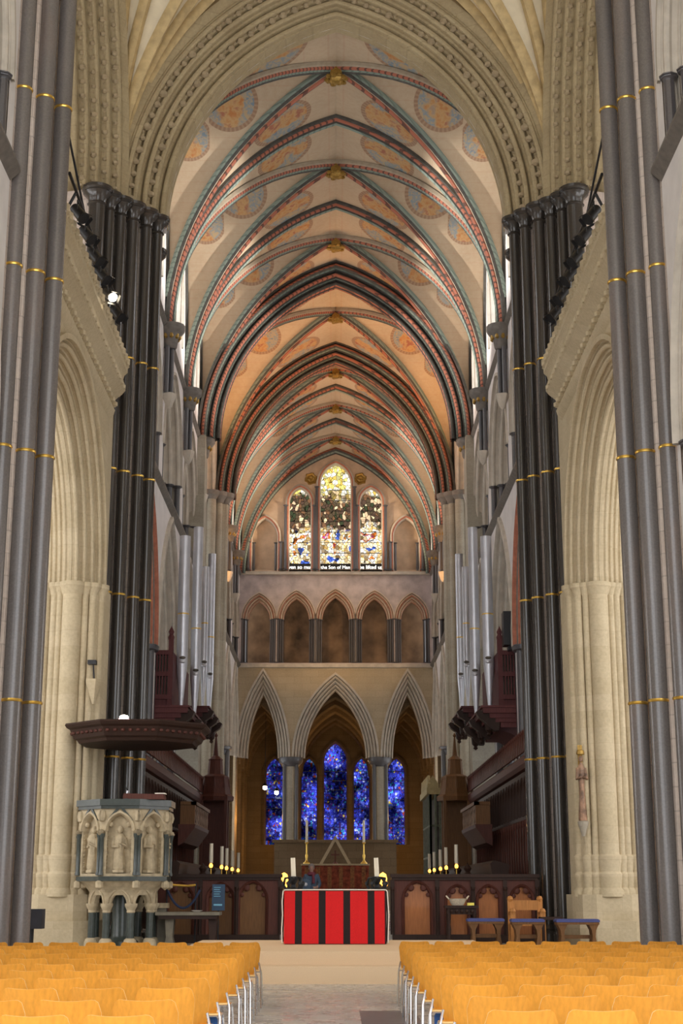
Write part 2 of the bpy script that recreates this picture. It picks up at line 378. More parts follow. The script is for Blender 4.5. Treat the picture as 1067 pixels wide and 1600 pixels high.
def shaft(mb, x, y, z0, z1, r, n=14, mi=0, cap=True, base=True, capmi=None, k=None):
    k = k or r * 1.0; ch = .8 * r * 1.6; cm = mi if capmi is None else capmi
    mb.lathe((x, y, 0), [(r, z0), (r, z1)], n, mi)
    if cap: mb.lathe((x, y, z1 - ch), [(a * r, b * r * 1.6) for a, b in CAP], n, cm)
    if base: mb.lathe((x, y, z0), [(a * r, b * r * 1.3) for a, b in BASE], n, cm)

# ------------------------------------------------------------------ dimensions
WX = 5.42                       # inner face of side walls
ZF1, ZF2 = .22, .49             # crossing floor, choir floor / dais
ZCAP, ZSTR, ZTC, ZCL = 8.55, 13.55, 15.05, 18.75
ZAP = 26.15
PIERS = [37.5, 43.8, 50.0, 55.9]
BAYS_C = [(37.5, 43.8), (43.8, 50.0), (50.0, 55.9)]
BAY_X = (55.9, 65.0)
BAYS_P = [(65.0, 70.4), (70.4, 75.9), (75.9, 81.5)]
YE = 81.5

# ------------------------------------------------------------------ floors
b = MB(); b.box(-14, 14, -8, 24.75, -.1, 0); struct(b.build('floor', 'floor', smooth=False))
b = MB(); b.box(-22, 22, 24.75, 37.4, -.1, ZF1); struct(b.build('floor_crossing', 'floor', smooth=False))
b = MB(); b.box(-12, 12, 37.4, 100, -.1, ZF2); struct(b.build('floor_choir', 'floor', smooth=False))
b = MB(); b.box(.30, .98, 17.3, 19.15, 0, .004); o = struct(b.build('floor_slab', 'ledger', smooth=False))

# ------------------------------------------------------------------ vault webs
def vprof(a, r):
    c, Rr = arch_c(a, r)
    return lambda x: sqrt(max(0, Rr * Rr - (min(abs(x), a) + c) ** 2))
def vault_bay(mb, ax, yc, hb, zs, h, rds, seed, nt_=16, nk=22):
    """quadripartite bay; rds: medallion specs"""
    if mb.attr is None: mb.attr = []
    def patch(fn, t0, t1, k0, k1, med):
        vs = []; fs = []
        for i in range(nt_ + 1):
            t = t0 + (t1 - t0) * i / nt_
            for j in range(nk + 1):
                q = k0 + (k1 - k0) * j / nk; vs.append(fn(t, sin(q * pi / 2)))
        for i in range(nt_):
            for j in range(nk):
                a = i * (nk + 1) + j; fs.append((a, a + 1, a + nk + 2, a + nk + 1))
        mb.add(vs, fs)
        for p in vs:
            if med is None: mb.attr.append((9, 9, 0)); continue
            (c, e1, e2, r, idn) = med; d = Vector(p) - c
            mb.attr.append((d.dot(e1) / r, d.dot(e2) / r, idn))
    ident = seed
    for sy in (-1, 1):
        fn = lambda t, k, sy=sy: (k * t * ax, yc + sy * t * hb, zs + h(k * t * ax))
        for sx in (-1, 1):
            ident += 3.7
            x = sx * 1.75; y = yc + sy * .66 * hb; dx = .02
            e2 = Vector((-sx, 0, (h(x - sx * dx) - h(x)) / dx)).normalized()
            med = (Vector((x, y, zs + h(x))), Vector((0, 1, 0)), e2, min(1.15, .34 * hb), ident) if rds else None
            patch(fn, 0, 1, 0, sx, med)
    for sx in (-1, 1):
        fn = lambda t, k, sx=sx: (sx * t * ax, yc + k * t * hb, zs + h(k * t * ax))
        g = lambda v: h(v * ax / hb)
        for sy in (-1, 1):
            for (t0, t1, xm, vm, rr) in ((0, .74, .62, .30, .92), (.74, 1, .86, .52, .72)):
                ident += 2.3
                v = sy * vm * hb; dv = .02
                e2 = Vector((0, -sy, (g(v - sy * dv) - g(v)) / dv)).normalized()
                med = (Vector((sx * xm * ax, yc + v, zs + g(v))), Vector((1, 0, 0)), e2, rr, ident) if rds else None
                patch(fn, t0, t1, 0, sy, med)
hC = vprof(WX, ZAP - ZCL)
ALLB = BAYS_C + [BAY_X] + BAYS_P
b = MB()
for i, (y0, y1) in enumerate(ALLB): vault_bay(b, WX, (y0 + y1) / 2, (y1 - y0) / 2, ZCL, hC, True, i * 31.0)
struct(b.build('ceiling', 'web', ang=70))

# ribs
RIBP = [(.03, -.19), (-.08, -.19), (-.12, -.155), (-.16, -.15), (-.205, -.105), (-.205, -.07), (-.25, -.06), (-.29, 0)]
RIBP = RIBP + [(u, -w) for u, w in RIBP[-2::-1]]
RIBM = [0, 1, 2, 1, 3, 3, 1, 1, 2, 2, 3, 1, 0, 0]     # cream, red, dark, green ...
RIBM = [3, 3, 0, 0, 1, 2, 2, 0, 3, 3, 2, 2, 1, 1]
RMATS = ['rib_dark', 'rib_cream', 'rib_red', 'rib_green']
def rib_path(mb, pts, prof, mis):
    P = [Vector(p) for p in pts]; hd = (P[-1] - P[0]); B = Vector((-hd.y, hd.x, 0)).normalized(); k = len(prof); vs = []; fs = []; ms = []
    for i, p in enumerate(P):
        t = (P[min(i + 1, len(P) - 1)] - P[max(i - 1, 0)]).normalized(); nn = t.cross(B).normalized()
        if nn.z < 0 or (abs(nn.z) < 1e-3): nn = nn if nn.z > 0 else -nn
        for u, w in prof: vs.append(p + nn * u + B * w)
    for i in range(len(P) - 1):
        for j in range(k - 1): fs.append((i * k + j, i * k + j + 1, (i + 1) * k + j + 1, (i + 1) * k + j)); ms.append(mis[j])
    mb.add(vs, fs, ms)
def diag(mb, yc, hb, sx, sy, ax, zs, h, prof, mis, n=18):
    pts = []
    for i in range(n + 1):
        t = sin((1 - i / n) * pi / 2); pts.append((sx * ax * t, yc + sy * hb * t, zs + h(ax * t)))
    B = Vector((-sy * hb, sx * ax, 0)).normalized()
    rib_path2(mb, pts, B, prof, mis)
def rib_path2(mb, pts, B, prof, mis):
    P = [Vector(p) for p in pts]; k = len(prof); vs = []; fs = []; ms = []
    for i, p in enumerate(P):
        t = (P[min(i + 1, len(P) - 1)] - P[max(i - 1, 0)]).normalized(); nn = B.cross(t).normalized()
        cen = Vector((0, p.y, p.z + 5))
        # outward = away from the vault's inside: choose the one pointing up / outward
        out = Vector((p.x, 0, 3)).normalized()
        if nn.dot(out) < 0: nn = -nn
        for u, w in prof: vs.append(p + nn * u + B * w)
    for i in range(len(P) - 1):
        for j in range(k - 1): fs.append((i * k + j, i * k + j + 1, (i + 1) * k + j + 1, (i + 1) * k + j)); ms.append(mis[j])
    mb.add(vs, fs, ms)
ti = [0]
def trim(mb, mats, **kw):
    ti[0] += 1; return struct(mb.build('trim_%d' % ti[0], mats, **kw))
bosslab = ['nearest the crossing arch', 'second from the crossing arch', 'third from the crossing arch', 'above the eastern crossing bay',
           'first beyond the eastern crossing bay', 'second from the east window', 'nearest the east window']
for i, (y0, y1) in enumerate(ALLB):
    yc, hb = (y0 + y1) / 2, (y1 - y0) / 2
    b = MB()
    for sx in (-1, 1):
        for sy in (-1, 1): diag(b, yc, hb, sx, sy, WX - .06, ZCL, hC, RIBP, RIBM if sx * sy > 0 else RIBM[::-1])
        # wall rib
        W = [(0, -.16), (-.14, -.16), (-.2, 0), (-.2, .1)]
        arch = lambda x, z, w, sx=sx: (sx * (WX + w), yc + x, ZCL + z)
        vs = []
        pts = [(sx * WX, yc + hb * sin(q / 20 * pi / 2), ZCL + hC(WX * sin(abs(q) / 20 * pi / 2))) for q in range(-20, 21)]
        b.tube(pts, .11, 6, 0)
    trim(b, RMATS)
    # boss
    r = thing('roof_boss', 'gilded carved leaf boss at the painted vault crown, ' + bosslab[i], 'boss', (0, yc, ZAP - .42), 'gilded bosses along the choir vault')
    b = MB(); b.lathe((0, yc, ZAP - .62), [(0, 0), (.14, .02), (.22, .10), (.25, .24), (.2, .5)], 14, wob=lambda a, z: .12 * sin(5 * a)); b.build('boss_core', 'gilt', r)
    b = MB()
    for k in range(10):
        a = k * 2 * pi / 10; b.ball((.28 * cos(a), yc + .28 * sin(a), ZAP - .47 - .04 * (k % 2)), .085, 0, 6, (1.2, 1.2, .7))
    b.build('leaf_ring', 'gilt', r)
for i, y in enumerate([43.8, 50.0, 55.9, 65.0, 70.4, 75.9]):
    b = MB(); heavy = i in (2, 3)
    pl = lambda x, z, w, y=y: (x, y + w, ZCL + z)
    prof = [(u, w * 1.1) for u, w in RIBP]; mm = [0, 0, 2, 2, 0, 0, 3, 3, 0, 0, 1, 1, 0, 0]
    if heavy:
        prof = []
        base = orders(.85, .7, 3)
        prof = [(u - .85, w - .72) for u, w in base]; prof = [(.05, -.72)] + prof; prof = prof + [(u, -w) for u, w in prof[::-1]]
        seq = [0, 0, 0, 2, 2, 2, 0, 0, 0, 3, 3, 0, 0]; half = [seq[j % 13] for j in range(len(prof) // 2)]
        mm = half + half[::-1]
    arch_sweep(b, pl, WX - .03, ZAP - ZCL, prof, 22, mi=(mm + [0] * 40)[:len(prof) - 1])
    trim(b, RMATS)

# ------------------------------------------------------------------ choir side walls
def side(s, X0, y): return lambda a, z, w: (s * (X0 + w), y + a, z)
def wall_bay(mw, mt, ms, md, s, y0, y1, X0=WX, top=ZAP + .1, clere=True, red=False):
    """mw wall surface, mt mouldings, ms dark shafts, md glass"""
    yc = (y0 + y1) / 2; hb = (y1 - y0) / 2; ao = hb - .22; ai = ao - .72
    P = side(s, X0, yc)
    PZ = lambda zz: (lambda a, z, w: (s * (X0 + w), yc + a, zz + z))
    ro = ZSTR - .38 - ZCAP
    # arcade storey
    arch_wall(mw, P, -hb, hb, 0, ZSTR, 0, ZCAP, ao, ro)
    c, Rr = arch_c(ao, ro)
    prof = [(u - .72, w) for u, w in orders(.72, 1.0, 4)]
    arch_sweep(mt, PZ(ZCAP), ao, ro, [(.14, .0), (.14, -.09), (.05, -.12), (.0, -.05)] + prof + [(-.72, 1.3)], 18, mi=[0, 0, 1, 1, 0, 2, 0] if red else 0)
    # triforium storey
    ta, tr = hb - .45, min(3.15, (hb - .45) * 1.25)
    arch_wall(mw, P, -hb, hb, ZSTR, ZCL, 0, ZTC, ta, tr, zb=ZSTR + .12)
    tp = orders(.9, 1.0, 4)
    arch_sweep(mt, PZ(ZTC), ta, tr, [(.1, .0), (.1, -.07), (0, -.07)] + [(u - .9, w) for u, w in tp] + [(-.9, 1.5)], 14, mi=0)
    for k in range(4):
        for q in (-1, 1):
            a_ = ta - .9 * (k + .66) / 4
            shaft(ms, s * (X0 + (k + .34) / 4), yc + q * a_, ZSTR + .12, ZTC, .095, 8)
        # jamb stone behind shafts
    for q in (-1, 1):
        for k in range(4):
            a0, a1 = ta - .9 * k / 4, ta - .9 * (k + 1) / 4
            mt.quad(P(q * a0, ZSTR, k * .25 + .02), P(q * a0, ZTC, k * .25 + .02), P(q * a0, ZTC, (k + 1) * .25), P(q * a0, ZSTR, (k + 1) * .25))
            mt.quad(P(q * a0, ZSTR, (k + 1) * .25), P(q * a0, ZTC, (k + 1) * .25), P(q * a1, ZTC, (k + 1) * .25), P(q * a1, ZSTR, (k + 1) * .25))
    si = (ta - .9) / 2
    shaft(ms, s * (X0 + .75), yc, ZSTR + .12, ZTC, .09, 8)
    for q in (-1, 1):
        arch_sweep(mt, lambda a, z, w, q=q: (s * (X0 + w), yc + q * si + a, ZTC + z), si - .04, si * 1.15, [(.1, .78), (.0, .7), (-.06, .78), (-.06, .95)], 8)
    # sill + upper strings
    mt.box(*sorted((s * (X0 - .05), s * (X0 + 1.6))), y0, y1, ZSTR - .02, ZSTR + .12)
    # clerestory: three lancets
    if clere:
        for (c0, aa, zt, rr) in ((0, .55, 22.6, 1.6), (-1.35, .4, 21.4, 1.1), (1.35, .4, 21.4, 1.1)):
            w0 = (-hb, -.78) if c0 < 0 else ((.78, hb) if c0 > 0 else (-.78, .78))
            arch_wall(mw, P, w0[0], w0[1], ZCL, top, c0, zt, aa, rr, zb=19.9)
            arch_sweep(mt, lambda a, z, w, c0=c0, zt=zt: (s * (X0 + w), yc + c0 + a, zt + z), aa, rr, [(.12, 0), (.12, -.06), (.0, -.06), (0, .45)], 8, stilt=zt - 19.9)
            arch_pane(md, P, c0, 19.9, zt, aa, rr, .4)
    else:
        mw.quad(P(-hb, ZCL, 0), P(hb, ZCL, 0), P(hb, top, 0), P(-hb, top, 0))
def string(mb, s, y0, y1, z, X0=WX, d=.16, h=.2):
    x = lambda w: s * (X0 - w)
    pr = [(0, -h * .8), (d * .4, -h * .55), (d, -h * .1), (d, h * .15), (d * .5, h * .4), (0, h * .5)]
    vs = [(x(w), y, z + q) for y in (y0, y1) for w, q in pr]; k = len(pr)
    mb.add(vs, [(i, i + 1, k + i + 1, k + i) for i in range(k - 1)] + [tuple(range(k)), tuple(range(k, 2 * k))])
gl = MB(); glass_id = [0]
for s, nm in ((-1, 'left'), (1, 'right')):
    mw, mt, ms, md, st = MB(), MB(), MB(), MB(), MB()
    for y0, y1 in BAYS_C + BAYS_P: wall_bay(mw, mt, ms, md, s, y0, y1, red=(y0 < 38))
    for (a, c) in ((37.6, 55.6), (65.3, 81.4)):
        string(st, s, a, c, ZSTR); string(st, s, a, c, ZCL, d=.12, h=.16)
    struct(mw.build('wall_' + nm, 'plaster', smooth=False))
    trim(mt, ['mould', 'red_paint', 'string']); trim(ms, 'shaft'); trim(st, 'string', smooth=False)
    glass_id[0] += 1; struct(md.build('window_%d' % glass_id[0], 'daylight', smooth=False))
    # void behind the triforium and the aisles
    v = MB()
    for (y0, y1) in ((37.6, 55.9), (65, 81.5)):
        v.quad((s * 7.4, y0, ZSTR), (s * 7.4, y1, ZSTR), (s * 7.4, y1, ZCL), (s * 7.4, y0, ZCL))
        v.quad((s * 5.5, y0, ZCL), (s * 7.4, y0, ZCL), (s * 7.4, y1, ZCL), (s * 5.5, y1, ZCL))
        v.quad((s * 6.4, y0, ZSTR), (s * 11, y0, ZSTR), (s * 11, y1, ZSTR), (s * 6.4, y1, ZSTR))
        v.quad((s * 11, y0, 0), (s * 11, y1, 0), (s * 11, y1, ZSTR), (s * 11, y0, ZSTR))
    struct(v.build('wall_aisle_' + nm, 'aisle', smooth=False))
    g = MB()
    for y in (40.6, 46.9, 53, 67.7, 73.2, 78.7):
        for q in (-.7, .7): arch_pane(g, side(s, 11, y), q, 3.2, 7.5, .5, 1.1, -.05)
    glass_id[0] += 1; struct(g.build('window_%d' % glass_id[0], 'daylight', smooth=False))
    # choir transept arm (eastern crossing): end wall and side returns
    t = MB(); yc = 60.45
    t.quad((s * 13, 55.9, 0), (s * 13, 65, 0), (s * 13, 65, 27), (s * 13, 55.9, 27))
    for y in (56.6, 64.4): t.quad((s * 6.6, y, 0), (s * 13, y, 0), (s * 13, y, 27), (s * 6.6, y, 27))
    t.quad((s * 5.5, 55.9, 25.6), (s * 13, 55.9, 25.6), (s * 13, 65, 25.6), (s * 5.5, 65, 25.6))
    struct(t.build('wall_transept_' + nm, 'grey', smooth=False))
    t = MB()
    PZ = lambda a, z, w: (s * (WX + w), yc + a, ZCL + z)
    arch_wall(t, side(s, WX, yc), -4.55, 4.55, ZCL, ZAP + .1, 0, ZCL, 3.9, 6.3)
    arch_sweep(t, PZ, 3.9, 6.3, [(u - .7, w) for u, w in orders(.7, 1.1, 3)] + [(-.7, 1.4)], 16)
    trim(t, 'mould')
    g = MB()
    for q in (-2, 0, 2):
        arch_pane(g, side(s, 13, yc), q, 8, 14, .7, 1.5, -.05); arch_pane(g, side(s, 13, yc), q, 17.5, 21, .7, 1.5, -.05)
    glass_id[0] += 1; struct(g.build('window_%d' % glass_id[0], 'daylight', smooth=False))

# vault corbels and their shafts
names = {43.8: 'first beyond the crossing pier', 50.0: 'second beyond the crossing pier', 55.9: 'third beyond the crossing pier', 70.4: 'second before the east window', 75.9: 'nearest to the east window'}
for s, nm in ((-1, 'left'), (1, 'right')):
    for y, lab in names.items():
        x = s * (WX - .2)
        r = thing('vault_corbel', 'foliate capital carrying vault ribs on the %s wall, %s' % (nm, lab), 'corbel', (x, y, 16.4), 'vault capitals on the choir walls')
        b = MB(); b.lathe((x, y, ZCL - .75), [(.16, 0), (.2, .05), (.24, .3), (.4, .55), (.44, .6), (.44, .78), (.36, .8)], 14); b.build('capital', 'string', r)
        b = MB()
        for k in range(9):
            a = k * 2 * pi / 9; b.ball((x + .27 * cos(a), y + .27 * sin(a), ZCL - .36), .075, 0, 6, (1, 1, 1.5))
        b.build('leaf_ring', 'gilt', r)
        b = MB()
        for k in (-1, 0, 1): b.lathe((x + s * (.08 if k else -.05), y + k * .17, 0), [(.075, 16.5), (.075, ZCL - .7)], 10)
        b.build('shaft', 'shaft', r)
        b = MB(); b.lathe((x, y, 15.9), [(.02, .1), (.10, .2), (.13, .3), (.16, .4), (.2, .5), (.22, .6)], 12, wob=lambda a, z: .1 * sin(4 * a)); b.build('carved_head', 'mould', r)

# choir arcade piers
def pier(mb, x, y, z0, z1, r, ns=8):
    mb.lathe((x, y, 0), [(r, z0), (r, z1)], 24, 0)
    mb.lathe((x, y, z1 - .45), [(r, 0), (r * 1.15, .25), (r * 1.35, .3), (r * 1.4, .42), (r * 1.2, .45)], 24, 1)
    mb.lathe((x, y, z0), [(r * 1.5, 0), (r * 1.5, .35), (r * 1.35, .45), (r * 1.2, .6), (r, .7)], 24, 1)
    for k in range(ns):
        a = 2 * pi * (k + .5) / ns; shaft(mb, x + r * 1.02 * cos(a), y + r * 1.02 * sin(a), z0, z1, .13, 10, 1)
for s in (-1, 1):
    for y in (43.8, 50.0, 70.4, 75.9):
        b = MB(); pier(b, s * 6.05, y, ZF2, ZCAP, .55); struct(b.build('column', ['grey', 'shaft']))
# eastern crossing piers with plain wall faces
for s, nm in ((-1, 'left'), (1, 'right')):
    b = MB()
    b.prism([(s * 5.0, 64.6), (s * 5.0, 65.6), (s * 6.9, 65.6), (s * 6.9, 64.2), (s * 5.75, 64.2)], ZF2, ZCL, 0)
    for k, (x, y) in enumerate(((5.02, 64.75), (5.28, 64.5), (5.62, 64.25), (6.0, 64.15))): b.lathe((s * x, y, 0), [(.16 + .07 * (k == 2), ZF2), (.16 + .07 * (k == 2), ZCL)], 14, 0)
    for k, (x, y) in enumerate(((5.02, 64.75), (5.28, 64.5), (5.62, 64.25), (6.0, 64.15))): b.lathe((s * x, y, ZCL - .35), [(.2, 0), (.24, .15), (.4, .3), (.42, .5), (.3, .52)], 14, 1)
    b.prism([(s * 5.1, 55.2), (s * 5.1, 56.3), (s * 6.9, 56.7), (s * 6.9, 55.2)], ZF2, ZCL, 0)
    tag(b.build('pier', ['grey', 'string']), 'plain pale stone pier with dark banded capital, %s side, halfway down the choir' % nm, 'pier')

# ------------------------------------------------------------------ east wall
PE = lambda x, z, w: (x, YE + w, z)
def PEat(xc, zs): return lambda x, z, w: (xc + x, YE + w, zs + z)
b = MB(); t = MB(); t2 = MB()
# lower three arches
cols = [-2.45, 2.45]
zc = 8.5
arch_wall(b, PE, -2.45, 2.45, 0, ZSTR, 0, zc, 2.3, 4.55)
pr = [(u - .62, w) for u, w in orders(.62, .9, 4)]
arch_sweep(t, PEat(0, zc), 2.3, 4.55, [(.1, 0), (.1, -.08), (0, -.08)] + pr + [(-.62, 1.2)], 18)
for s in (-1, 1):
    xc = s * 4.02
    arch_wall(b, PE, min(s * 2.45, s * 5.6), max(s * 2.45, s * 5.6), 0, ZSTR, xc, zc, 1.45, 4.75)
    arch_sweep(t, PEat(xc, zc), 1.45, 4.75, [(.1, 0), (.1, -.08), (0, -.08)] + pr + [(-.62, 1.2)], 18)
# niche gallery
nx = [(-4.3, .96, 1.45), (-2.2, 1.06, 1.6), (0, 1.10, 1.68), (2.2, 1.06, 1.6), (4.3, .96, 1.45)]
zn = 16.2
edges = [-5.45, -3.28, -1.13, 1.13, 3.28, 5.45]
gal = MB(); gsh = MB()
nichewall = plain('painted_gallery_wall', (.50, .43, .42), .9, var=.2, scale=2.2)
for (xc, a, r), x0, x1 in zip(nx, edges, edges[1:]):
    arch_wall(gal, PE, x0, x1, ZSTR, ZCL, xc, zn, a, r, zb=ZSTR + .15)
    arch_sweep(t2, PEat(xc, zn), a, r, [(.06, 0), (.06, -.05), (0, -.05)] + [(u - .36, w) for u, w in orders(.36, .5, 3)] + [(-.36, .7)], 14, mi=[0, 0, 0, 1, 0, 1, 0, 0, 1])
    for q in (-1, 1):
        for k in range(3): shaft(gsh, xc + q * (a - .36 * (k + .5) / 3 + .02), YE + .03 + k * .15, ZSTR + .15, zn, .065, 8)
        gal.quad(PE(xc + q * a, ZSTR, 0), PE(xc + q * a, zn, 0), PE(xc + q * a, zn, .4), PE(xc + q * a, ZSTR, .4))
gal.box(-5.45, 5.45, YE - .1, YE + 1.6, ZSTR - .05, ZSTR + .12)
struct(gal.build('wall_gallery', nichewall, smooth=False))
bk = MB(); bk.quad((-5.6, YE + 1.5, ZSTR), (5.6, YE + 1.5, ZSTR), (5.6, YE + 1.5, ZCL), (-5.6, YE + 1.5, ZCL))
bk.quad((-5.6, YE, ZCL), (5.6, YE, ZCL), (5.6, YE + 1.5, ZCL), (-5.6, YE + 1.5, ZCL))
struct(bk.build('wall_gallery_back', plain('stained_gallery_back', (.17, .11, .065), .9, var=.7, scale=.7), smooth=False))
trim(t2, ['mould', 'red_paint']); trim(gsh, 'shaft')
# upper window wall
zw = 18.9
EW = [(0, .875, 24.05, 1.2), (-2.02, .62, 22.95, .85), (2.02, .62, 22.95, .85)]
up = MB()
ue = [(-5.5, -3.05, -4.02, .72, 20.9, 1.1), (-3.05, -1.25, -2.02, .62, 22.95, .85), (-1.25, 1.25, 0, .875, 24.05, 1.2), (1.25, 3.05, 2.02, .62, 22.95, .85), (3.05, 5.5, 4.02, .72, 20.9, 1.1)]
ut = MB(); us = MB()
for x0, x1, xc, a, zs, r in ue:
    arch_wall(up, PE, x0, x1, ZCL, 26.6, xc, zs, a, r, zb=zw + .1)
    tb = abs(xc) > 3
    arch_sweep(ut, PEat(xc, zs), a, r, [(.22, 0), (.22, -.06), (.12, -.12), (.04, -.06), (0, 0), (-.02, .1), (-.02, .45)], 14, stilt=zs - zw, mi=[0, 0, 1, 0, 0, 0])
    for q in (-1, 1): shaft(us, xc + q * (a + .2), YE - .12, zw + .05, zs - (.2 if not tb else .3), .085, 8)
    if tb:
        up.quad(PE(xc - a, zw, .45), PE(xc + a, zw, .45), PE(xc + a, zs + r, .45), PE(xc - a, zs + r, .45))
        for q in (-1, 1): shaft(us, xc + q * .62, YE + .1, zw + .05, 20.6, .07, 8)
    else:
        up.box(xc - a, xc + a, YE, YE + .5, zw, zw + .12)
# two small carved rosettes in the spandrels
for q in (-1, 1):
    g = MB(); g.lathe((0, 0, 0), [(0, .06), (.12, .1), (.2, .04), (.3, .09), (.36, 0)], 16, wob=lambda a, z: .12 * sin(6 * a))
    g.v = [(q * 1.42 + x, YE - z, 24.35 + y) for x, y, z in g.v]
    tag(g.build('rosette', 'gilt'), 'small gilded carved rosette %s of the tall middle east window head' % ('left' if q < 0 else 'right'), 'carving')
struct(up.build('wall_east', plain('painted_east_wall', (.56, .42, .30), .9, var=.15, scale=2), smooth=False))
struct(b.build('wall_east_lower', 'buff', smooth=False)); trim(t, 'mould'); trim(ut, ['mould', 'red_paint']); trim(us, 'shaft')
# wall rib round the east wall
b = MB(); arch_sweep(b, lambda x, z, w: (x, YE - .2 + w, ZCL + z), WX - .05, ZAP - ZCL, [(.05, -.1), (-.1, -.14), (-.2, -.06), (-.28, 0), (-.3, .2)], 22, mi=[2, 0, 3, 0]); trim(b, RMATS)
b = MB(); b.box(-5.5, 5.5, YE - .2, YE, ZSTR - .12, ZSTR + .08); b.box(-5.5, 5.5, YE - .18, YE, ZCL - .05, ZCL + .12); trim(b, 'mould', smooth=False)
def text(txt, size, loc, mat, parent):
    cu = bpy.data.curves.new('inscription', 'FONT'); cu.body = txt; cu.size = size; cu.align_x = 'CENTER'; cu.extrude = .004
    o = bpy.data.objects.new('inscription_src', cu); COL.objects.link(o)
    dg = bpy.context.evaluated_depsgraph_get(); me = bpy.data.meshes.new_from_object(o.evaluated_get(dg))
    bpy.data.objects.remove(o); me.materials.clear(); me.materials.append(M[mat])
    t = bpy.data.objects.new('inscription', me); COL.objects.link(t); t.rotation_euler = (pi / 2, 0, 0); t.location = loc
    if parent: t.parent = parent; t.location = Vector(loc) - ORG[parent.name]
    return t
M['inscr'] = emit('lit_white_lettering', (1, .95, .85), 2.2); M['inscrband'] = plain('dark_inscription_glass', (.02, .02, .02), .4)
for (xc, a, zs, r), txt, lb in zip(EW, ('the Son of Man', 'Even so must', 'be lifted up'), ('', '', '')):
    p = MB(); arch_pane(p, PE, xc, zw + .12, zs, a, r, .35)
    glass_id[0] += 1; w = struct(p.build('window_%d' % glass_id[0], 'ewin', smooth=False))
    q = MB(); q.box(xc - a, xc + a, YE + .31, YE + .345, zw + .12, zw + .5); q.build('inscription_band', 'inscrband', w)
    text(txt, .30 if xc else .27, (xc, YE + .30, zw + .22), 'inscr', w)
    q = MB()
    for z in [zw + .5 + k * .62 for k in range(9)]:
        if z < zs: q.box(xc - a, xc + a, YE + .32, YE + .345, z, z + .03)
    q.build('glazing_bar', 'black', w)

# ------------------------------------------------------------------ retrochoir and far chapel
for s, nm in ((-1, 'left'), (1, 'right')):
    b = MB(); x = s * 2.45
    b.lathe((x, YE + .4, 0), [(.42, ZF2), (.42, 8.1)], 24, 0); b.lathe((x, YE + .4, 8.0), [(.44, 0), (.5, .1), (.62, .2), (.66, .32), (.66, .5), (.5, .52)], 24, 1)
    for k in range(4):
        a = pi / 4 + k * pi / 2; b.lathe((x + .47 * cos(a), YE + .4 + .47 * sin(a), 0), [(.1, ZF2), (.1, 8.1)], 10, 1)
    tag(b.build('pier', ['grey', 'shaft']), 'round stone pier under the %s springing of the middle east arch' % nm, 'pier')
YC = 98.0
b = MB()
PC = lambda x, z, w: (x, YC + w, z)
CW = [(0, .76, 9.6, 1.25), (-1.72, .52, 8.9, .95), (1.72, .52, 8.9, .95), (-4.0, .55, 8.9, .95), (4.0, .55, 8.9, .95)]
ce = [(-6.5, -2.8, -4.0), (-2.8, -1.1, -1.72), (-1.1, 1.1, 0), (1.1, 2.8, 1.72), (2.8, 6.5, 4.0)]
ct = MB()
for x0, x1, xc in ce:
    a, zs, r = [(q[1], q[2], q[3]) for q in CW if q[0] == xc][0]
    arch_wall(b, PC, x0, x1, 0, 16, xc, zs, a, r, zb=4.3)
    arch_sweep(ct, lambda x, z, w, xc=xc, zs=zs: (xc + x, YC + w, zs + z), a, r, [(.24, 0), (.24, -.1), (.1, -.18), (0, -.05), (-.03, .3)], 10, stilt=zs - 4.3)
    p = MB(); arch_pane(p, PC, xc, 4.3, zs, a, r, .25); glass_id[0] += 1; w = struct(p.build('window_%d' % glass_id[0], 'bwin', smooth=False))
    q = MB()
    for k in range(8): q.box(xc - a, xc + a, YC + .2, YC + .24, 4.8 + k * .6, 4.83 + k * .6)
    q.build('glazing_bar', 'black', w)
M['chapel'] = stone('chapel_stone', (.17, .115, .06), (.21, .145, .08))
for s in (-1, 1):
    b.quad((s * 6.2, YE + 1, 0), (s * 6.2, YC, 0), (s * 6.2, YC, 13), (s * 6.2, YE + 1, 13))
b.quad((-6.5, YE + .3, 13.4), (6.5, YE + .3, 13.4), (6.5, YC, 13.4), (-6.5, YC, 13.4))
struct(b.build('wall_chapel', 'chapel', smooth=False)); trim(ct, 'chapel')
b = MB()
for y in (84.0, 87.5, 91.0, 94.5, 97.3):
    arch_sweep(b, lambda x, z, w, y=y: (x, y + w, 8.6 + z), 2.35, 3.6, [(.2, -.22), (-.1, -.2), (-.22, 0), (-.1, .2), (.2, .22)], 14)
    for s in (-1, 1):
        arch_sweep(b, lambda x, z, w, y=y: (s * 4.2 + x, y + w, 8.6 + z), 1.55, 3.2, [(.2, -.2), (-.1, -.16), (-.18, 0), (-.1, .16), (.2, .2)], 12)
        for xx in (2.42, 5.9): b.lathe((s * xx, y, 0), [(.17, ZF2), (.17, 8.6), (.26, 8.7), (.26, 8.9)], 12)
hh = vprof(2.6, 3.8); h2 = vprof(1.75, 3.4)
for k in range(12):
    for (xo, a, f) in ((0, 2.45, hh), (-4.2, 1.7, h2), (4.2, 1.7, h2)):
        for j in range(12):
            xa, xb = a * sin((j - 6) / 6 * pi / 2), a * sin((j - 5) / 6 * pi / 2)
            if k == 0: b.quad((xo + xa, YE + .8, 8.7 + f(xa)), (xo + xb, YE + .8, 8.7 + f(xb)), (xo + xb, YC, 8.7 + f(xb)), (xo + xa, YC, 8.7 + f(xa)))
trim(b, 'chapel')
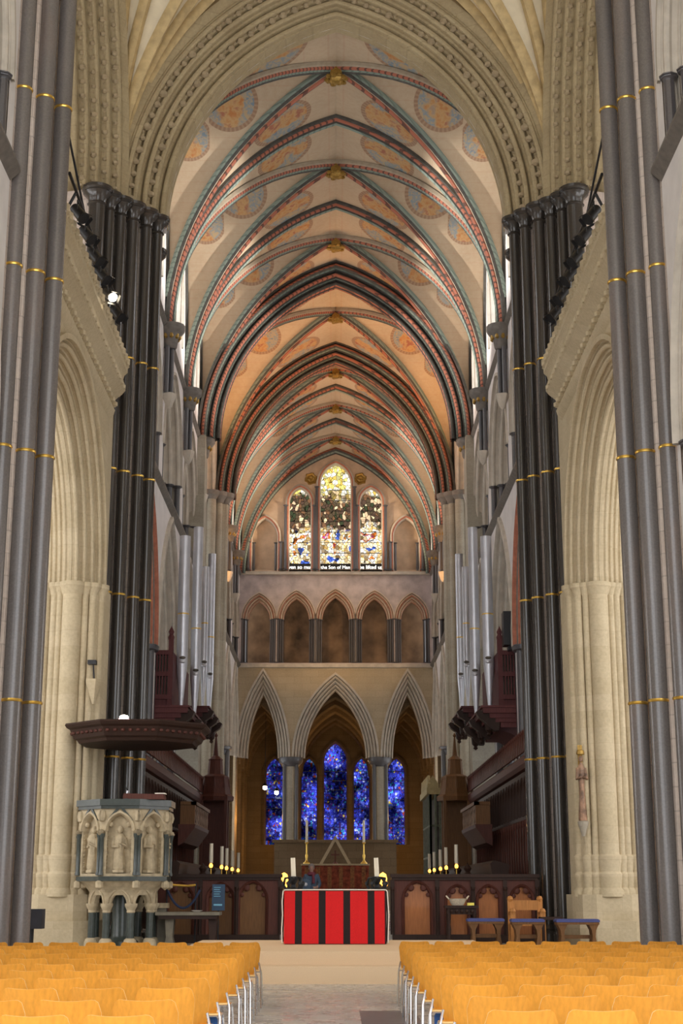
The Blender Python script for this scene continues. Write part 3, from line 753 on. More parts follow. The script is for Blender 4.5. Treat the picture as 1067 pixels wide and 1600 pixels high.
# lamps hanging in the retrochoir
for (x, z, y), lb in zip(((-4.05, 7.15, 86.0), (-3.40, 6.9, 86.5)), ('upper', 'lower')):
    r = thing('pendant_lamp', 'small bright pendant spotlight, the %s of the pair left of the blue windows' % lb, 'lamp', (x, y, z))
    b = MB(); b.ball((x, y, z), .13); b.build('bulb', 'lamp', r)
    b = MB(); b.lathe((x, y, z + .08), [(.15, 0), (.1, .15), (.02, .2), (.012, 4.2)], 10); b.build('fitting', 'black', r)

# ------------------------------------------------------------------ high altar
Y0 = 74.5
b = MB(); b.box(-3.6, 3.6, 72.5, 79, ZF2, 1.2); b.box(-3, 3, 73.5, 79, 1.2, 1.45); struct(b.build('floor_sanctuary', 'grey', smooth=False))
r = thing('high_altar', 'distant high altar with dark red patterned frontal below the blue windows', 'altar', (0, Y0, 1.45))
b = MB(); b.box(-1.65, 1.65, Y0, Y0 + 1, 1.45, 2.62); b.build('altar_body', 'hifront', r, smooth=False)
b = MB(); b.box(-1.7, 1.7, Y0 - .05, Y0 + 1.05, 2.62, 2.70); b.build('altar_slab', 'buff', r, smooth=False)
b = MB()
for k in range(6): b.box(-1.5 + k * .56, -1.3 + k * .56, Y0 - .015, Y0, 1.55, 2.55)
b.build('orphrey', plain('gold_orphrey', (.24, .09, .025), .7, var=.5, scale=9), r, smooth=False)
for s, nm in ((-1, 'left'), (1, 'right')):
    x = s * 1.42
    r = thing('tall_candlestick', 'tall gilt candlestick with long white candle on the high altar, %s end' % nm, 'candlestick', (x, Y0 + .5, 2.7))
    b = MB(); b.lathe((x, Y0 + .5, 2.7), [(.17, 0), (.17, .05), (.08, .12), (.04, .2), (.07, .4), (.035, .5), (.035, .95), (.08, 1.0), (.1, 1.04), (.02, 1.06)], 12); b.build('stem', 'gold', r)
    b = MB(); b.lathe((x, Y0 + .5, 3.74), [(.06, 0), (.055, 1.05), (.01, 1.1)], 10); b.build('candle', 'wax', r)
r = thing('gable_frame', 'pale triangular stone gable frame standing behind the high altar cross', 'gable', (0, Y0 + .85, 2.7))
for s in (-1, 1):
    b = MB(); b.extrude([(s * .80, 2.7), (s * .64, 2.7), (0, 3.82), (0, 4.1)], lambda a, z, w: (a, Y0 + .85 + w, z), 0, .2); b.build('gable_beam', M['buff'], r, smooth=False)
b = MB(); b.box(-.04, .04, Y0 + .4, Y0 + .46, 2.8, 3.35); b.box(-.2, .2, Y0 + .4, Y0 + .46, 3.1, 3.18); b.lathe((0, Y0 + .43, 2.7), [(.14, 0), (.12, .04), (.05, .1)], 10)
tag(b.build('altar_cross', plain('dark_red_cross', (.12, .03, .015), .5)), 'small dark red cross standing inside the triangular gable frame', 'cross')
b = MB(); b.box(-3.2, 3.2, 79.0, 79.25, ZF2, 3.9); b.box(-3.3, 3.3, 78.9, 79.3, 3.85, 4.0); tag(b.build('altar_screen', 'chapel', smooth=False), 'low buff stone screen wall behind the high altar', 'screen')

# ------------------------------------------------------------------ crossing: east arch, transept arches, vault
YX, HX, HY = 30.8, 6.1, 5.65
ZXS = 19.4
hX = vprof(HX, 7.9)
b = MB()
def xvault(mb):
    def h2(x): return hX(x)
    vault_bay(mb, HX, YX, HY, ZXS, hX, False, 0, 14, 20)
xvault(b); b.attr = None; struct(b.build('ceiling_crossing', 'xweb', ang=70))
b = MB(); XR = [(.03, -.15), (-.1, -.13), (-.18, -.07), (-.24, 0), (-.18, .07), (-.1, .13), (.03, .15)]
def zx(x, y): return ZXS + max(hX(x), hX((y - YX) * HX / HY))
xb = MB()
for sx in (-1, 1):
    for sy in (-1, 1):
        diag(b, YX, HY, sx, sy, HX - .05, ZXS, hX, XR, [0] * 6)
        for (ex, ey) in ((0, .45), (.45, 0), (0, .75), (.75, 0)):
            # tiercerons from the corner to points on the ridges
            x0, y0 = sx * HX, YX + sy * HY; x1, y1 = sx * ex * HX, YX + sy * ey * HY
            pts = []
            for i in range(19):
                t = 1 - cos(i / 18 * pi / 2); xx, yy = x0 + (x1 - x0) * t, y0 + (y1 - y0) * t
                pts.append((xx, yy, zx(xx, yy)))
            rib_path2(b, pts, Vector((-(y1 - y0), x1 - x0, 0)).normalized(), XR, [0] * 6)
trim(b, ['xrib'])
i = 0
for sx, nm in ((-1, 'left'), (1, 'right')):
    for px, ey in ((2.85, .82),):
        x, y = sx * px, YX + ey * HY
        r = thing('roof_boss', 'gilded boss of the crossing vault at the top %s of the painted arch' % nm, 'boss', (x, y, zx(x, y) - .3))
        q = MB(); q.lathe((x, y, zx(x, y) - .5), [(0, 0), (.18, .03), (.3, .15), (.32, .3), (.2, .45)], 12, wob=lambda a, z: .15 * sin(5 * a)); q.build('boss_core', 'gilt', r)
    # painted emblems on the vault cells
    for k, (ex, ey, mm) in enumerate(((4.05, 4.0, 'red_paint'), (3.3, 4.35, 'shaft'))):
        x, y = sx * ex, YX + ey; z = zx(x, y)
        q = MB()
        for (dx, dy) in ((0, 0), (.16, .1), (-.16, .1), (.1, -.17), (-.1, -.17)):
            px, py = x + dx, y + dy; q.ball((px, py, zx(px, py) - .01), .1, 0, 6, (1, 1, .25))
        struct(q.build('ceiling_emblem', mm))
# small foliage lumps along an arch
def leaves(mb, place, a, r, u, w, step, size, stilt=0, mi=0):
    c, Rr = arch_c(a, r); ln = (Rr + u) * acos(max(-1, min(1, c / (Rr + u)))); n = int(ln / step)
    for q in (-1, 1):
        for i in range(n):
            x, z = arch_pt(a, r, q * (i + .5) / n, u)
            p = place(x, z, w); s_ = size * random.uniform(.8, 1.2)
            mb.ball(p, s_, mi, 6, (1, 1, .75)); 
            x, z = arch_pt(a, r, q * (i + .95) / n, u + size * .6); mb.ball(place(x, z, w + .02), s_ * .55, mi, 5)
    for q in (-1, 1):
        for i in range(int(stilt / step)): mb.ball(place(q * (a + u), -(i + .5) * step, w), size, mi, 6)
# east crossing arch (in the plane y = 36.3 .. 38.2)
YA = 36.25
b = MB(); lv = MB()
PA = lambda x, z, w: (x, YA + w, ZXS + z)
ap, ar = 4.72, 6.3
prof = [(1.42, -.1), (1.30, -.14), (1.18, -.05)] + [(u, w) for u, w in orders(1.1, 1.25, 5)] + [(0, 1.9), (.3, 1.95)]
arch_sweep(b, PA, ap, ar, prof, 26)
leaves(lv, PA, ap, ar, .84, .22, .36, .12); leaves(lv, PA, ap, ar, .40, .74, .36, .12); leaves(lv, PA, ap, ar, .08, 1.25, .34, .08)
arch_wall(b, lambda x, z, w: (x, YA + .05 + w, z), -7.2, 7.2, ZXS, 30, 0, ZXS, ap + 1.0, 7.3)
trim(b, 'cream'); trim(lv, 'leafshade')
# back of it
b = MB(); arch_wall(b, lambda x, z, w: (x, 37.9 + w, z), -7.2, 7.2, ZXS - .2, 30, 0, ZXS, ap, ar); struct(b.build('wall_crossing_east', 'plaster', smooth=False))
# transept arches (planes x = +-5.95)
for s, nm in ((-1, 'left'), (1, 'right')):
    b = MB(); lv = MB()
    PT = lambda x, z, w: (s * (5.75 + w), YX + x, ZXS + z)
    prof = [(1.3, -.12), (1.2, -.15), (1.1, -.05)] + orders(1.05, 1.3, 5) + [(0, 1.7)]
    arch_sweep(b, PT, 4.3, 6.3, prof, 24)
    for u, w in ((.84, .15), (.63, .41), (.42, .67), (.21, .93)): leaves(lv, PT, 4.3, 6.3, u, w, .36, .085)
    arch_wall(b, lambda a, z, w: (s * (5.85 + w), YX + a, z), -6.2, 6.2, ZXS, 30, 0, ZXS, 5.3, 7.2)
    trim(b, 'cream'); trim(lv, 'leafshade')
    # strainer arch below
    b = MB(); lv = MB()
    PS = lambda x, z, w: (s * (5.72 + w), YX + x, 8.6 + z)
    sa, sr = 4.55, 4.35
    prof = [(u - .75, w) for u, w in orders(.75, .62, 4)] + [(-.75 + u, 1.3 - w) for u, w in orders(.75, .62, 4)[::-1]]
    arch_sweep(b, PS, sa, sr, [(.12, 0), (.12, -.1), (0, -.1)] + prof, 22)
    arch_wall(b, lambda a, z, w: (s * (5.72 + w), YX + a, z), -5.3, 5.3, ZF1, 14.0, 0, 8.6, sa, sr)
    arch_wall(b, lambda a, z, w: (s * (7.02 + w), YX + a, z), -5.3, 5.3, ZF1, 14.0, 0, 8.6, sa, sr)
    trim(b, 'creamlit')
    # cornice
    b = MB(); cp = [(.0, 12.95), (-.1, 13.05), (-.14, 13.2), (-.04, 13.28), (-.1, 13.45), (-.3, 13.62), (-.38, 13.72), (-.38, 13.85), (-.3, 13.95), (-.34, 14.12), (-.42, 14.2), (-.42, 14.34), (1.4, 14.34)]
    k = len(cp); y0, y1 = 25.6, 35.45
    b.add([(s * (5.72 + w), y, z) for y in (y0, y1) for w, z in cp], [(i, i + 1, k + i + 1, k + i) for i in range(k - 1)] + [tuple(range(k)), tuple(range(k, 2 * k))[::-1]])
    for i in range(26):
        y = y0 + (i + .5) * (y1 - y0) / 26
        b.ball((s * 5.42, y, 13.76), .13, 0, 6, (1, 1.1, .7)); b.ball((s * 5.60, y + .18, 13.36), .09, 0, 6)
        b.ball((s * 5.32, y, 14.42), .14, 0, 6, (.8, 1, 1.1)); b.ball((s * 5.34, y + .19, 14.36), .09, 0, 5)
    trim(b, 'creamlit', smooth=True)
    # upper wall above the cornice, behind (parapet walk back wall)
    # east respond of the strainer arch
    r = thing('strainer_pier', 'tall pale moulded stone pier of the strainer arch, %s side of the crossing' % nm, 'pier', (s * 6.3, 35.3, ZF1))
    b = MB()
    b.prism([(s * 5.62, 35.3), (s * 5.75, 34.95), (s * 7.0, 34.95), (s * 7.2, 36.2), (s * 5.62, 36.2)], ZF1, 8.6, 0)
    for (x, y, rr) in ((5.72, 35.18, .12), (5.86, 34.96, .10), (6.02, 34.86, .08), (6.32, 34.84, .24), (6.62, 34.86, .08), (6.76, 34.92, .10), (6.98, 34.98, .13)):
        b.lathe((s * x, y, 0), [(rr, 1.5), (rr, 8.6)], 14, 0)
        b.lathe((s * x, y, 8.32), [(rr, 0), (rr * 1.1 + .01, .05), (rr + .06, .16), (rr + .1, .2), (rr + .1, .3), (rr, .32)], 14, 0)
        b.lathe((s * x, y, 1.3), [(rr + .09, 0), (rr + .07, .14), (rr + .02, .2), (rr + .05, .5), (rr + .01, .56), (rr + .05, .84), (rr + .05, .9), (rr, .95)], 14, 0)
    b.build('moulded_shaft', 'creamlit', r)
    b = MB(); b.prism([(s * 5.5, 35.3), (s * 5.66, 34.8), (s * 5.95, 34.62), (s * 6.75, 34.62), (s * 7.2, 34.85), (s * 7.3, 36.2), (s * 5.5, 36.2)], ZF1 + .55, 1.35)
    b.prism([(s * 5.36, 35.3), (s * 5.55, 34.66), (s * 5.9, 34.45), (s * 6.8, 34.45), (s * 7.3, 34.7), (s * 7.4, 36.2), (s * 5.36, 36.2)], ZF1, ZF1 + .55)
    b.build('plinth', 'creamlit', r, smooth=False)
    # transept enclosing walls (north and south arms)
    b = MB(); b.quad((s * 6.9, 37.4, 0), (s * 20, 37.4, 0), (s * 20, 37.4, 27), (s * 6.9, 37.4, 27)); b.quad((s * 20, 24.2, 0), (s * 20, 37.4, 0), (s * 20, 37.4, 27), (s * 20, 24.2, 27))
    b.quad((s * 7.4, 24.2, 0), (s * 20, 24.2, 0), (s * 20, 24.2, 27), (s * 7.4, 24.2, 27)); b.quad((s * 6, 24.2, 27), (s * 20, 24.2, 27), (s * 20, 37.4, 27), (s * 6, 37.4, 27))
    struct(b.build('wall_arm_' + nm, 'cream', smooth=False))
    g = MB()
    for q in (-4, 0, 4):
        for z0, z1, wd in ((3, 10.5, .95), (15, 21, .4)):
            arch_pane(g, lambda a, z, w: (s * (20 - .05), YX + a, z), q, z0, z1, wd, wd * 1.9, 0)
            arch_pane(g, lambda a, z, w: (s * a, 24.25, z), 13.6 + q * .95, z0, z1, wd, wd * 1.9, 0)
    glass_id[0] += 1; struct(g.build('window_%d' % glass_id[0], 'transeptlight', smooth=False))

# ------------------------------------------------------------------ crossing piers
def ring(mb, x, y, z, r): mb.lathe((x, y, z - .03), [(r - .01, 0), (r + .012, .008), (r + .02, .03), (r + .012, .052), (r - .01, .06)], 18)
RZ = [4.62, 8.68, 11.9, 15.0]
EP = [(4.92, 37.4, .15), (5.17, 37.0, .15), (5.48, 36.6, .16), (5.77, 36.3, .15), (6.03, 35.98, .15), (6.3, 35.62, .22)]
for s, nm in ((-1, 'left'), (1, 'right')):
    r = thing('crossing_pier', 'dark clustered marble pier beside the choir entrance, %s, behind the strainer arch' % nm, 'pier', (s * 5.8, 37, ZF1))
    b = MB(); b.prism([(s * 5.0, 38.4), (s * 5.0, 37.5), (s * 5.98, 36.25), (s * 7.4, 36.25), (s * 7.4, 38.4)], ZF1, ZXS + .1)
    b.prism([(s * 5.95, 36.25), (s * 6.4, 35.75), (s * 7.4, 36.0), (s * 7.4, 36.25)], 14.4, ZXS + .1); b.build('core', M['pink'], r, smooth=False)
    for x, y, rr in EP + [(5.05, 38.1, .14), (5.25, 38.45, .14)]:
        top = ZXS if y < 37.6 else (ZCL if y < 38.3 else ZCAP)
        b = MB(); b.lathe((s * x, y, 0), [(rr, ZF1 + .4), (rr, top)], 18)
        p = b.build('shaft', 'purbeck', r)
        b = MB(); b.lathe((s * x, y, ZF1), [(rr + .12, 0), (rr + .12, .22), (rr + .06, .27), (rr + .08, .33), (rr, .42)], 18); b.build('base', 'purbeck', p)
        b = MB(); b.lathe((s * x, y, top - .48), [(rr, 0), (rr + .04, .03), (rr + .01, .07), (rr + .03, .2), (rr + .13, .3), (rr + .16, .33), (rr + .14, .38), (rr + .19, .42), (rr + .19, .5), (rr + .1, .53)], 18); b.build('capital', 'purbeck', p)
        if y < 37.6:
            for z in RZ: b = MB(); ring(b, s * x, y, z, rr); b.build('gilt_ring', 'gold', p)
    # flat impost band behind capitals
    r = thing('crossing_pier', 'towering grey marble shafts with gold bands, nearest pier at the %s edge of the photo' % nm, 'pier', (s * 5.6, 24.4, 0))
    b = MB(); b.prism([(s * 5.1, 24.75), (s * 5.18, 24.2), (s * 5.3, 24.05), (s * 5.40, 23.74), (s * 5.62, 23.62), (s * 5.75, 22.9), (s * 7.4, 22.9), (s * 7.4, 26.0), (s * 5.95, 26.0)], 0, ZXS + 3); b.build('core', 'pink', r, smooth=False)
    for x, y, rr in ((4.98, 24.22, .152), (5.24, 23.86, .158), (5.56, 23.55, .145), (5.16, 24.62, .13), (5.5, 25.2, .15), (5.8, 25.6, .15)):
        b = MB(); b.lathe((s * x, y, 0), [(rr, .4), (rr, ZXS + 3)], 20); p = b.build('shaft', 'purbeck_w', r)
        for z in [4.42, 8.62, 11.87, 15.25]: b = MB(); ring(b, s * x, y, z, rr); b.build('gilt_ring', 'gold', p)
        b = MB(); b.lathe((s * x, y, 0), [(rr + .12, 0), (rr + .12, .22), (rr + .06, .27), (rr + .08, .33), (rr, .42)], 18); b.build('base', 'purbeck_w', p)

# ------------------------------------------------------------------ last nave bays
for s, nm in ((-1, 'left'), (1, 'right')):
    mw, mt, ms, md, st = MB(), MB(), MB(), MB(), MB()
    for y0, y1 in ((17.0, 23.3), (10.7, 17.0)):
        wall_bay(mw, mt, ms, md, s, y0, y1, clere=False, top=20.0, X0=5.65)
    string(st, s, 10.7, 23.3, ZSTR, 5.65, .18, .24); string(st, s, 10.7, 23.3, ZCL, 5.65)
    struct(mw.build('wall_nave_' + nm, 'plaster', smooth=False)); trim(mt, 'mould'); trim(ms, 'shaft'); trim(st, 'string', smooth=False)
    for y in (17.0, 10.7):
        b = MB(); pier(b, s * 6.1, y, 0, ZCAP, .6); struct(b.build('column', ['grey', 'shaft']))
    b = MB()
    for k in range(3): shaft(b, s * (5.80 + .25 * k), 22.95 - .2 * k, 0, ZCAP, .12, 12)
    struct(b.build('column', 'shaft'))
    b = MB(); b.quad((s * 12, 5, 0), (s * 12, 24, 0), (s * 12, 24, 13.5), (s * 12, 5, 13.5)); b.quad((s * 7.4, 24, 0), (s * 12, 24, 0), (s * 12, 24, 13.5), (s * 7.4, 24, 13.5))
    b.quad((s * 7.2, 10, ZSTR), (s * 7.2, 24, ZSTR), (s * 7.2, 24, ZCL), (s * 7.2, 10, ZCL))
    struct(b.build('wall_outer_' + nm, 'grey', smooth=False))

b = MB(); nr = vprof(6.0, 7.4)
for j in range(16):
    xa, xb = 6.0 * sin((j - 8) / 8 * pi / 2), 6.0 * sin((j - 7) / 8 * pi / 2)
    b.quad((xa, -14, ZCL + nr(xa)), (xb, -14, ZCL + nr(xb)), (xb, 25.2, ZCL + nr(xb)), (xa, 25.2, ZCL + nr(xa)))
struct(b.build('ceiling_nave', 'xweb'))
for s, nm in ((-1, 'left'), (1, 'right')):
    b = MB(); b.quad((s * 5.75, 10.7, ZCL), (s * 5.75, 25.2, ZCL), (s * 5.75, 25.2, 27), (s * 5.75, 10.7, 27)); struct(b.build('wall_clerestory_' + nm, 'plaster'))

# ------------------------------------------------------------------ steps, altar
r = thing('altar_platform', 'beige carpeted platform with two steps under the striped altar', 'platform', (0, 27.5, 0))
def carp(x0, x1, y0, y1, z0, z1):
    b = MB(); n = .03
    b.extrude([(y0, z0), (y0, z1 - n), (y0 + .01, z1 - .01), (y0 + n, z1), (y1, z1), (y1, z0)], lambda a, z, w: (w, a, z), x0, x1); return b
carp(-2.62, 2.72, 24.5, 25.2, 0, .275).build('step', 'carpet', r)
carp(-2.62, 2.72, 24.9, 30.3, ZF1 * 0 + .0, ZF2).build('dais', 'carpet', r)
AY = 27.9
r = thing('altar', 'nave altar with red frontal striped in black', 'altar', (0, AY, ZF2))
b = MB(); b.box(-.92, .92, AY + .03, AY + .85, ZF2, 1.44); b.build('table', 'benchwood', r, smooth=False)
b = MB(); sx = [-.935, -.735, -.607, -.302, -.175, .148, .275, .592, .720, .905, .935]
rng = random.Random(3)
for i in range(len(sx) - 1):
    mi = 1 if i in (1, 3, 5, 7, 9) else 0
    n = 6
    for k in range(n):
        xa, xb = sx[i] + (sx[i + 1] - sx[i]) * k / n, sx[i] + (sx[i + 1] - sx[i]) * (k + 1) / n
        f = lambda x: AY - .012 - .004 * sin(9 * x) - .003 * sin(23 * x)
        b.quad((xa, f(xa), 1.43), (xb, f(xb), 1.43), (xb, f(xb) - .004, ZF2 + .012), (xa, f(xa) - .004, ZF2 + .012), mi)
for mi_, (za, zb) in ((0, (ZF2 + .012, 1.43)),): b.quad((-.935, AY - .01, za), (-.935, AY + .03, za), (-.935, AY + .03, zb), (-.935, AY - .01, zb), mi_)
b.build('frontal', ['red', 'stripe'], r)
b = MB(); y0, y1 = AY - .02, AY + .88
prof = [(-.965, ZF2 + .03), (-.975, .75), (-.962, 1.0), (-.972, 1.25), (-.955, 1.42), (-.93, 1.452), (0, 1.455), (.93, 1.452), (.955, 1.42), (.968, 1.2), (.98, 1.0), (.97, .75), (.962, ZF2 + .03)]
ny = 12
vs = []; fs = []
for j in range(ny + 1):
    y = y0 + (y1 - y0) * j / ny
    for i, (x, z) in enumerate(prof):
        w = .012 * sin(j * 2.1 + i) * (1 if z < 1.3 else 0); vs.append((x + w, y + (.0), z))
k = len(prof)
for j in range(ny):
    for i in range(k - 1): fs.append((j * k + i, j * k + i + 1, (j + 1) * k + i + 1, (j + 1) * k + i))
b.add(vs, fs)
for i in range(k - 1):   # front hem rolled over the edge
    (xa, za), (xb, zb) = prof[i], prof[i + 1]
    dx, dz = (.0, .03) if za > 1.44 and zb > 1.44 else (.022, 0)
    b.tube([(xa, y0, za), (xb, y0, zb)], .012, 6)
o = b.build('altar_cloth', 'white'); tag(o, 'white linen cloth laid over the striped altar', 'cloth')
for s, nm in ((-1, 'left'), (1, 'right')):
    x = s * .775 + .0; y = AY + .3
    r = thing('candlestick', 'black iron candlestick with thick white candle on the altar, %s end' % nm, 'candlestick', (x, y, 1.456))
    b = MB(); b.lathe((x, y, 1.456), [(.12, 0), (.13, .015), (.05, .04), (.035, .09), (.06, .13), (.085, .2), (.075, .235), (.04, .24)], 14); b.build('socket', 'iron', r)
    b = MB()
    for k in range(5):
        a = k * 2 * pi / 5 + .4
        b.tube([(x + .15 * cos(a), y + .15 * sin(a), 1.462), (x + .19 * cos(a), y + .19 * sin(a), 1.54), (x + .16 * cos(a + .5), y + .16 * sin(a + .5), 1.66), (x + .07 * cos(a + .9), y + .07 * sin(a + .9), 1.68)], [.03, .026, .024, .014], 6)
        b.ball((x + .19 * cos(a), y + .19 * sin(a), 1.57), .04, 0, 6)
    b.build('wreath', 'iron', r)
    b = MB(); lean = .02 * -s; b.tube([(x, y, 1.68), (x - .015, y, 2.03)], [.046, .043], 14); b.build('candle', 'wax', r)
    b = MB(); b.tube([(x - .015, y, 2.03), (x - .015, y, 2.045)], .004, 5); b.build('wick', 'black', r)

# ------------------------------------------------------------------ chairs
def chair_proto():
    o = thing('stacking_chair', '', 'chair', (0, 0, 0)); ms = []
    def panel(fn, nu, nv, th):
        b = MB(); vs = []; fs = []; ms_ = []
        for k in (0, 1):
            for j in range(nv + 1):
                for i in range(nu + 1):
                    u, v = -1 + 2 * i / nu, j / nv; p, n_ = fn(u, v); vs.append(tuple(p[q] + n_[q] * th * k for q in range(3)))
        W = nu + 1; H = nv + 1; O = W * H
        for j in range(nv):
            for i in range(nu):
                a = j * W + i; fs.append((a, a + 1, a + W + 1, a + W)); fs.append((O + a, O + a + W, O + a + W + 1, O + a + 1)); ms_ += [0, 0]
        for i in range(nu): fs.append((i, O + i, O + i + 1, i + 1)); a = nv * W + i; fs.append((a, a + 1, O + a + 1, O + a)); ms_ += [1, 1]
        for j in range(nv): a = j * W; fs.append((a, a + W, O + a + W, O + a)); a = j * W + nu; fs.append((a, O + a, O + a + W, a + W)); ms_ += [1, 1]
        b.add(vs, fs, ms_); return b
    def back(u, v):
        hw = .205 - .03 * (1 - v) ** 1.6
        e = max(0, (abs(u) - .70) / .30)                     # rounded corners
        z = .46 + v * (.335 + .016 * u * u) - (.085 * (1 - sqrt(max(0, 1 - e * e)))) * (v ** 3)
        y = -.10 * v + .045 * (u * u) - .0 + .02 * (1 - v) ** 2
        return (u * hw, y, z), (0, 1, 0)
    b = panel(back, 20, 8, .017); b.build('backrest', ['beech', 'beechedge'], o, ang=50)
    def seat(u, v): return (u * (.2 - .02 * v), .02 + v * .40, .455 - .02 * sin(v * pi) - .05 * max(0, v - .85) * 4), (0, 0, -1)
    panel(seat, 8, 10, .014).build('seat', ['beech', 'beechedge'], o, ang=50)
    for s in (-1, 1):
        b = MB(); b.tube([(s * .222, -.10, 0), (s * .212, -.03, .42), (s * .198, -.03, .50), (s * .185, -.035, .55)], .011, 8); b.build('leg', 'chrome', o)
        b = MB(); b.tube([(s * .222, .42, 0), (s * .205, .34, .40), (s * .20, .28, .435), (s * .2, .02, .435), (s * .21, -.03, .43)], .011, 8); b.build('leg', 'chrome', o)
        b = MB(); b.tube([(s * .22, -.075, .16), (s * .216, .40, .13)], .008, 6); b.build('stretcher', 'chrome', o)
    b = MB(); b.tube([(-.2, .1, .43), (.2, .1, .43)], .009, 6); b.tube([(-.2, .32, .43), (.2, .32, .43)], .009, 6); b.build('crossbar', 'chrome', o)
    return o
proto = chair_proto(); used = [False]
ORD = ['first', 'second', 'third', 'fourth', 'fifth', 'sixth', 'seventh', 'eighth', 'ninth', 'tenth', 'eleventh', 'twelfth']
def copy_thing(src):
    c = src.copy(); COL.objects.link(c)
    for ch in list(src.children):
        d = ch.copy(); COL.objects.link(d); d.parent = c
        for g in list(ch.children): e = g.copy(); COL.objects.link(e); e.parent = d
    return c
rng = random.Random(5)
KN = []
for s, y0, x0, nm in ((-1, 8.35, -.955, 'left'), (1, 8.70, .825, 'right')):
    for k in range(11):
        y = y0 + 1.135 * k; lim = (524 if s < 0 else 543) / 2375 * y + .12
        n = 0
        while True:
            x = x0 + s * (.207 + .462 * n)
            if abs(x) - .2 > lim or (y > 18 and abs(x) > 4.7): break
            if used[0]: o = copy_thing(proto)
            else: o = proto; used[0] = True
            o.location = (x + rng.uniform(-.008, .008), y + rng.uniform(-.025, .025), 0); o.rotation_euler = (0, 0, R(rng.uniform(-1.6, 1.6)))
            o['label'] = 'beech chair %s of the aisle, %s row from the altar, %s from the aisle' % (nm, ORD[10 - k], ORD[n])
            o['group'] = 'chairs %s of the aisle' % nm
            ORG[o.name] = Vector(o.location)
            if n == 0 and k in (1, 2, 3, 4): KN.append((x, o.location.y, s, nm, 10 - k))
            n += 1
def kneeler(x, y):
    b = MB(); n = 10
    vs = []; fs = []
    pts = [(-.15, .12), (-.16, .15), (-.16, .38), (-.14, .41), (.14, .41), (.16, .38), (.16, .15), (.15, .12)]
    b.extrude(pts, lambda a, z, w: (x + a, y + w, z), .30, .40); return b
for x, y, s, nm, rw in KN:
    o = kneeler(x, y).build('kneeler', 'blue')
    tag(o, 'blue kneeler cushion hanging under the %s aisle chair in the %s row from the altar' % (nm, ORD[rw]), 'kneeler', 'blue kneelers')

# ------------------------------------------------------------------ pulpit
px, py = -4.78, 34.35
CR = 1.06
def octa(rad, rot=pi / 8): return [(px + rad * cos(rot + k * pi / 4), py + rad * sin(rot + k * pi / 4)) for k in range(8)]
pul = thing('pulpit', 'carved stone octagonal pulpit with saints in niches, on short dark columns', 'pulpit', (px, py, ZF1))
b = MB(); b.prism(octa(CR - .16), 1.72, 3.3); b.build('drum', 'pulpitstone', pul, smooth=False)
b = MB(); b.prism(octa(CR + .10), 3.27, 3.41); b.prism(octa(CR + .05), 3.2, 3.27); b.build('top_rail', 'pulpitdark', pul, smooth=False)
b = MB(); b.prism(octa(CR + .04), 1.64, 1.74); b.build('ledge', 'pulpitdark', pul, smooth=False)
b = MB(); b.prism(octa(.78), 1.45, 1.64); b.build('corbel_table', 'pulpitstone', pul, smooth=False)
M['niche'] = plain('niche_back_stone', (.30, .26, .18), .9, var=.2)
def face(k):
    a = k * pi / 4; nrm = Vector((cos(a), sin(a))); tg = Vector((-sin(a), cos(a)))
    return nrm, tg
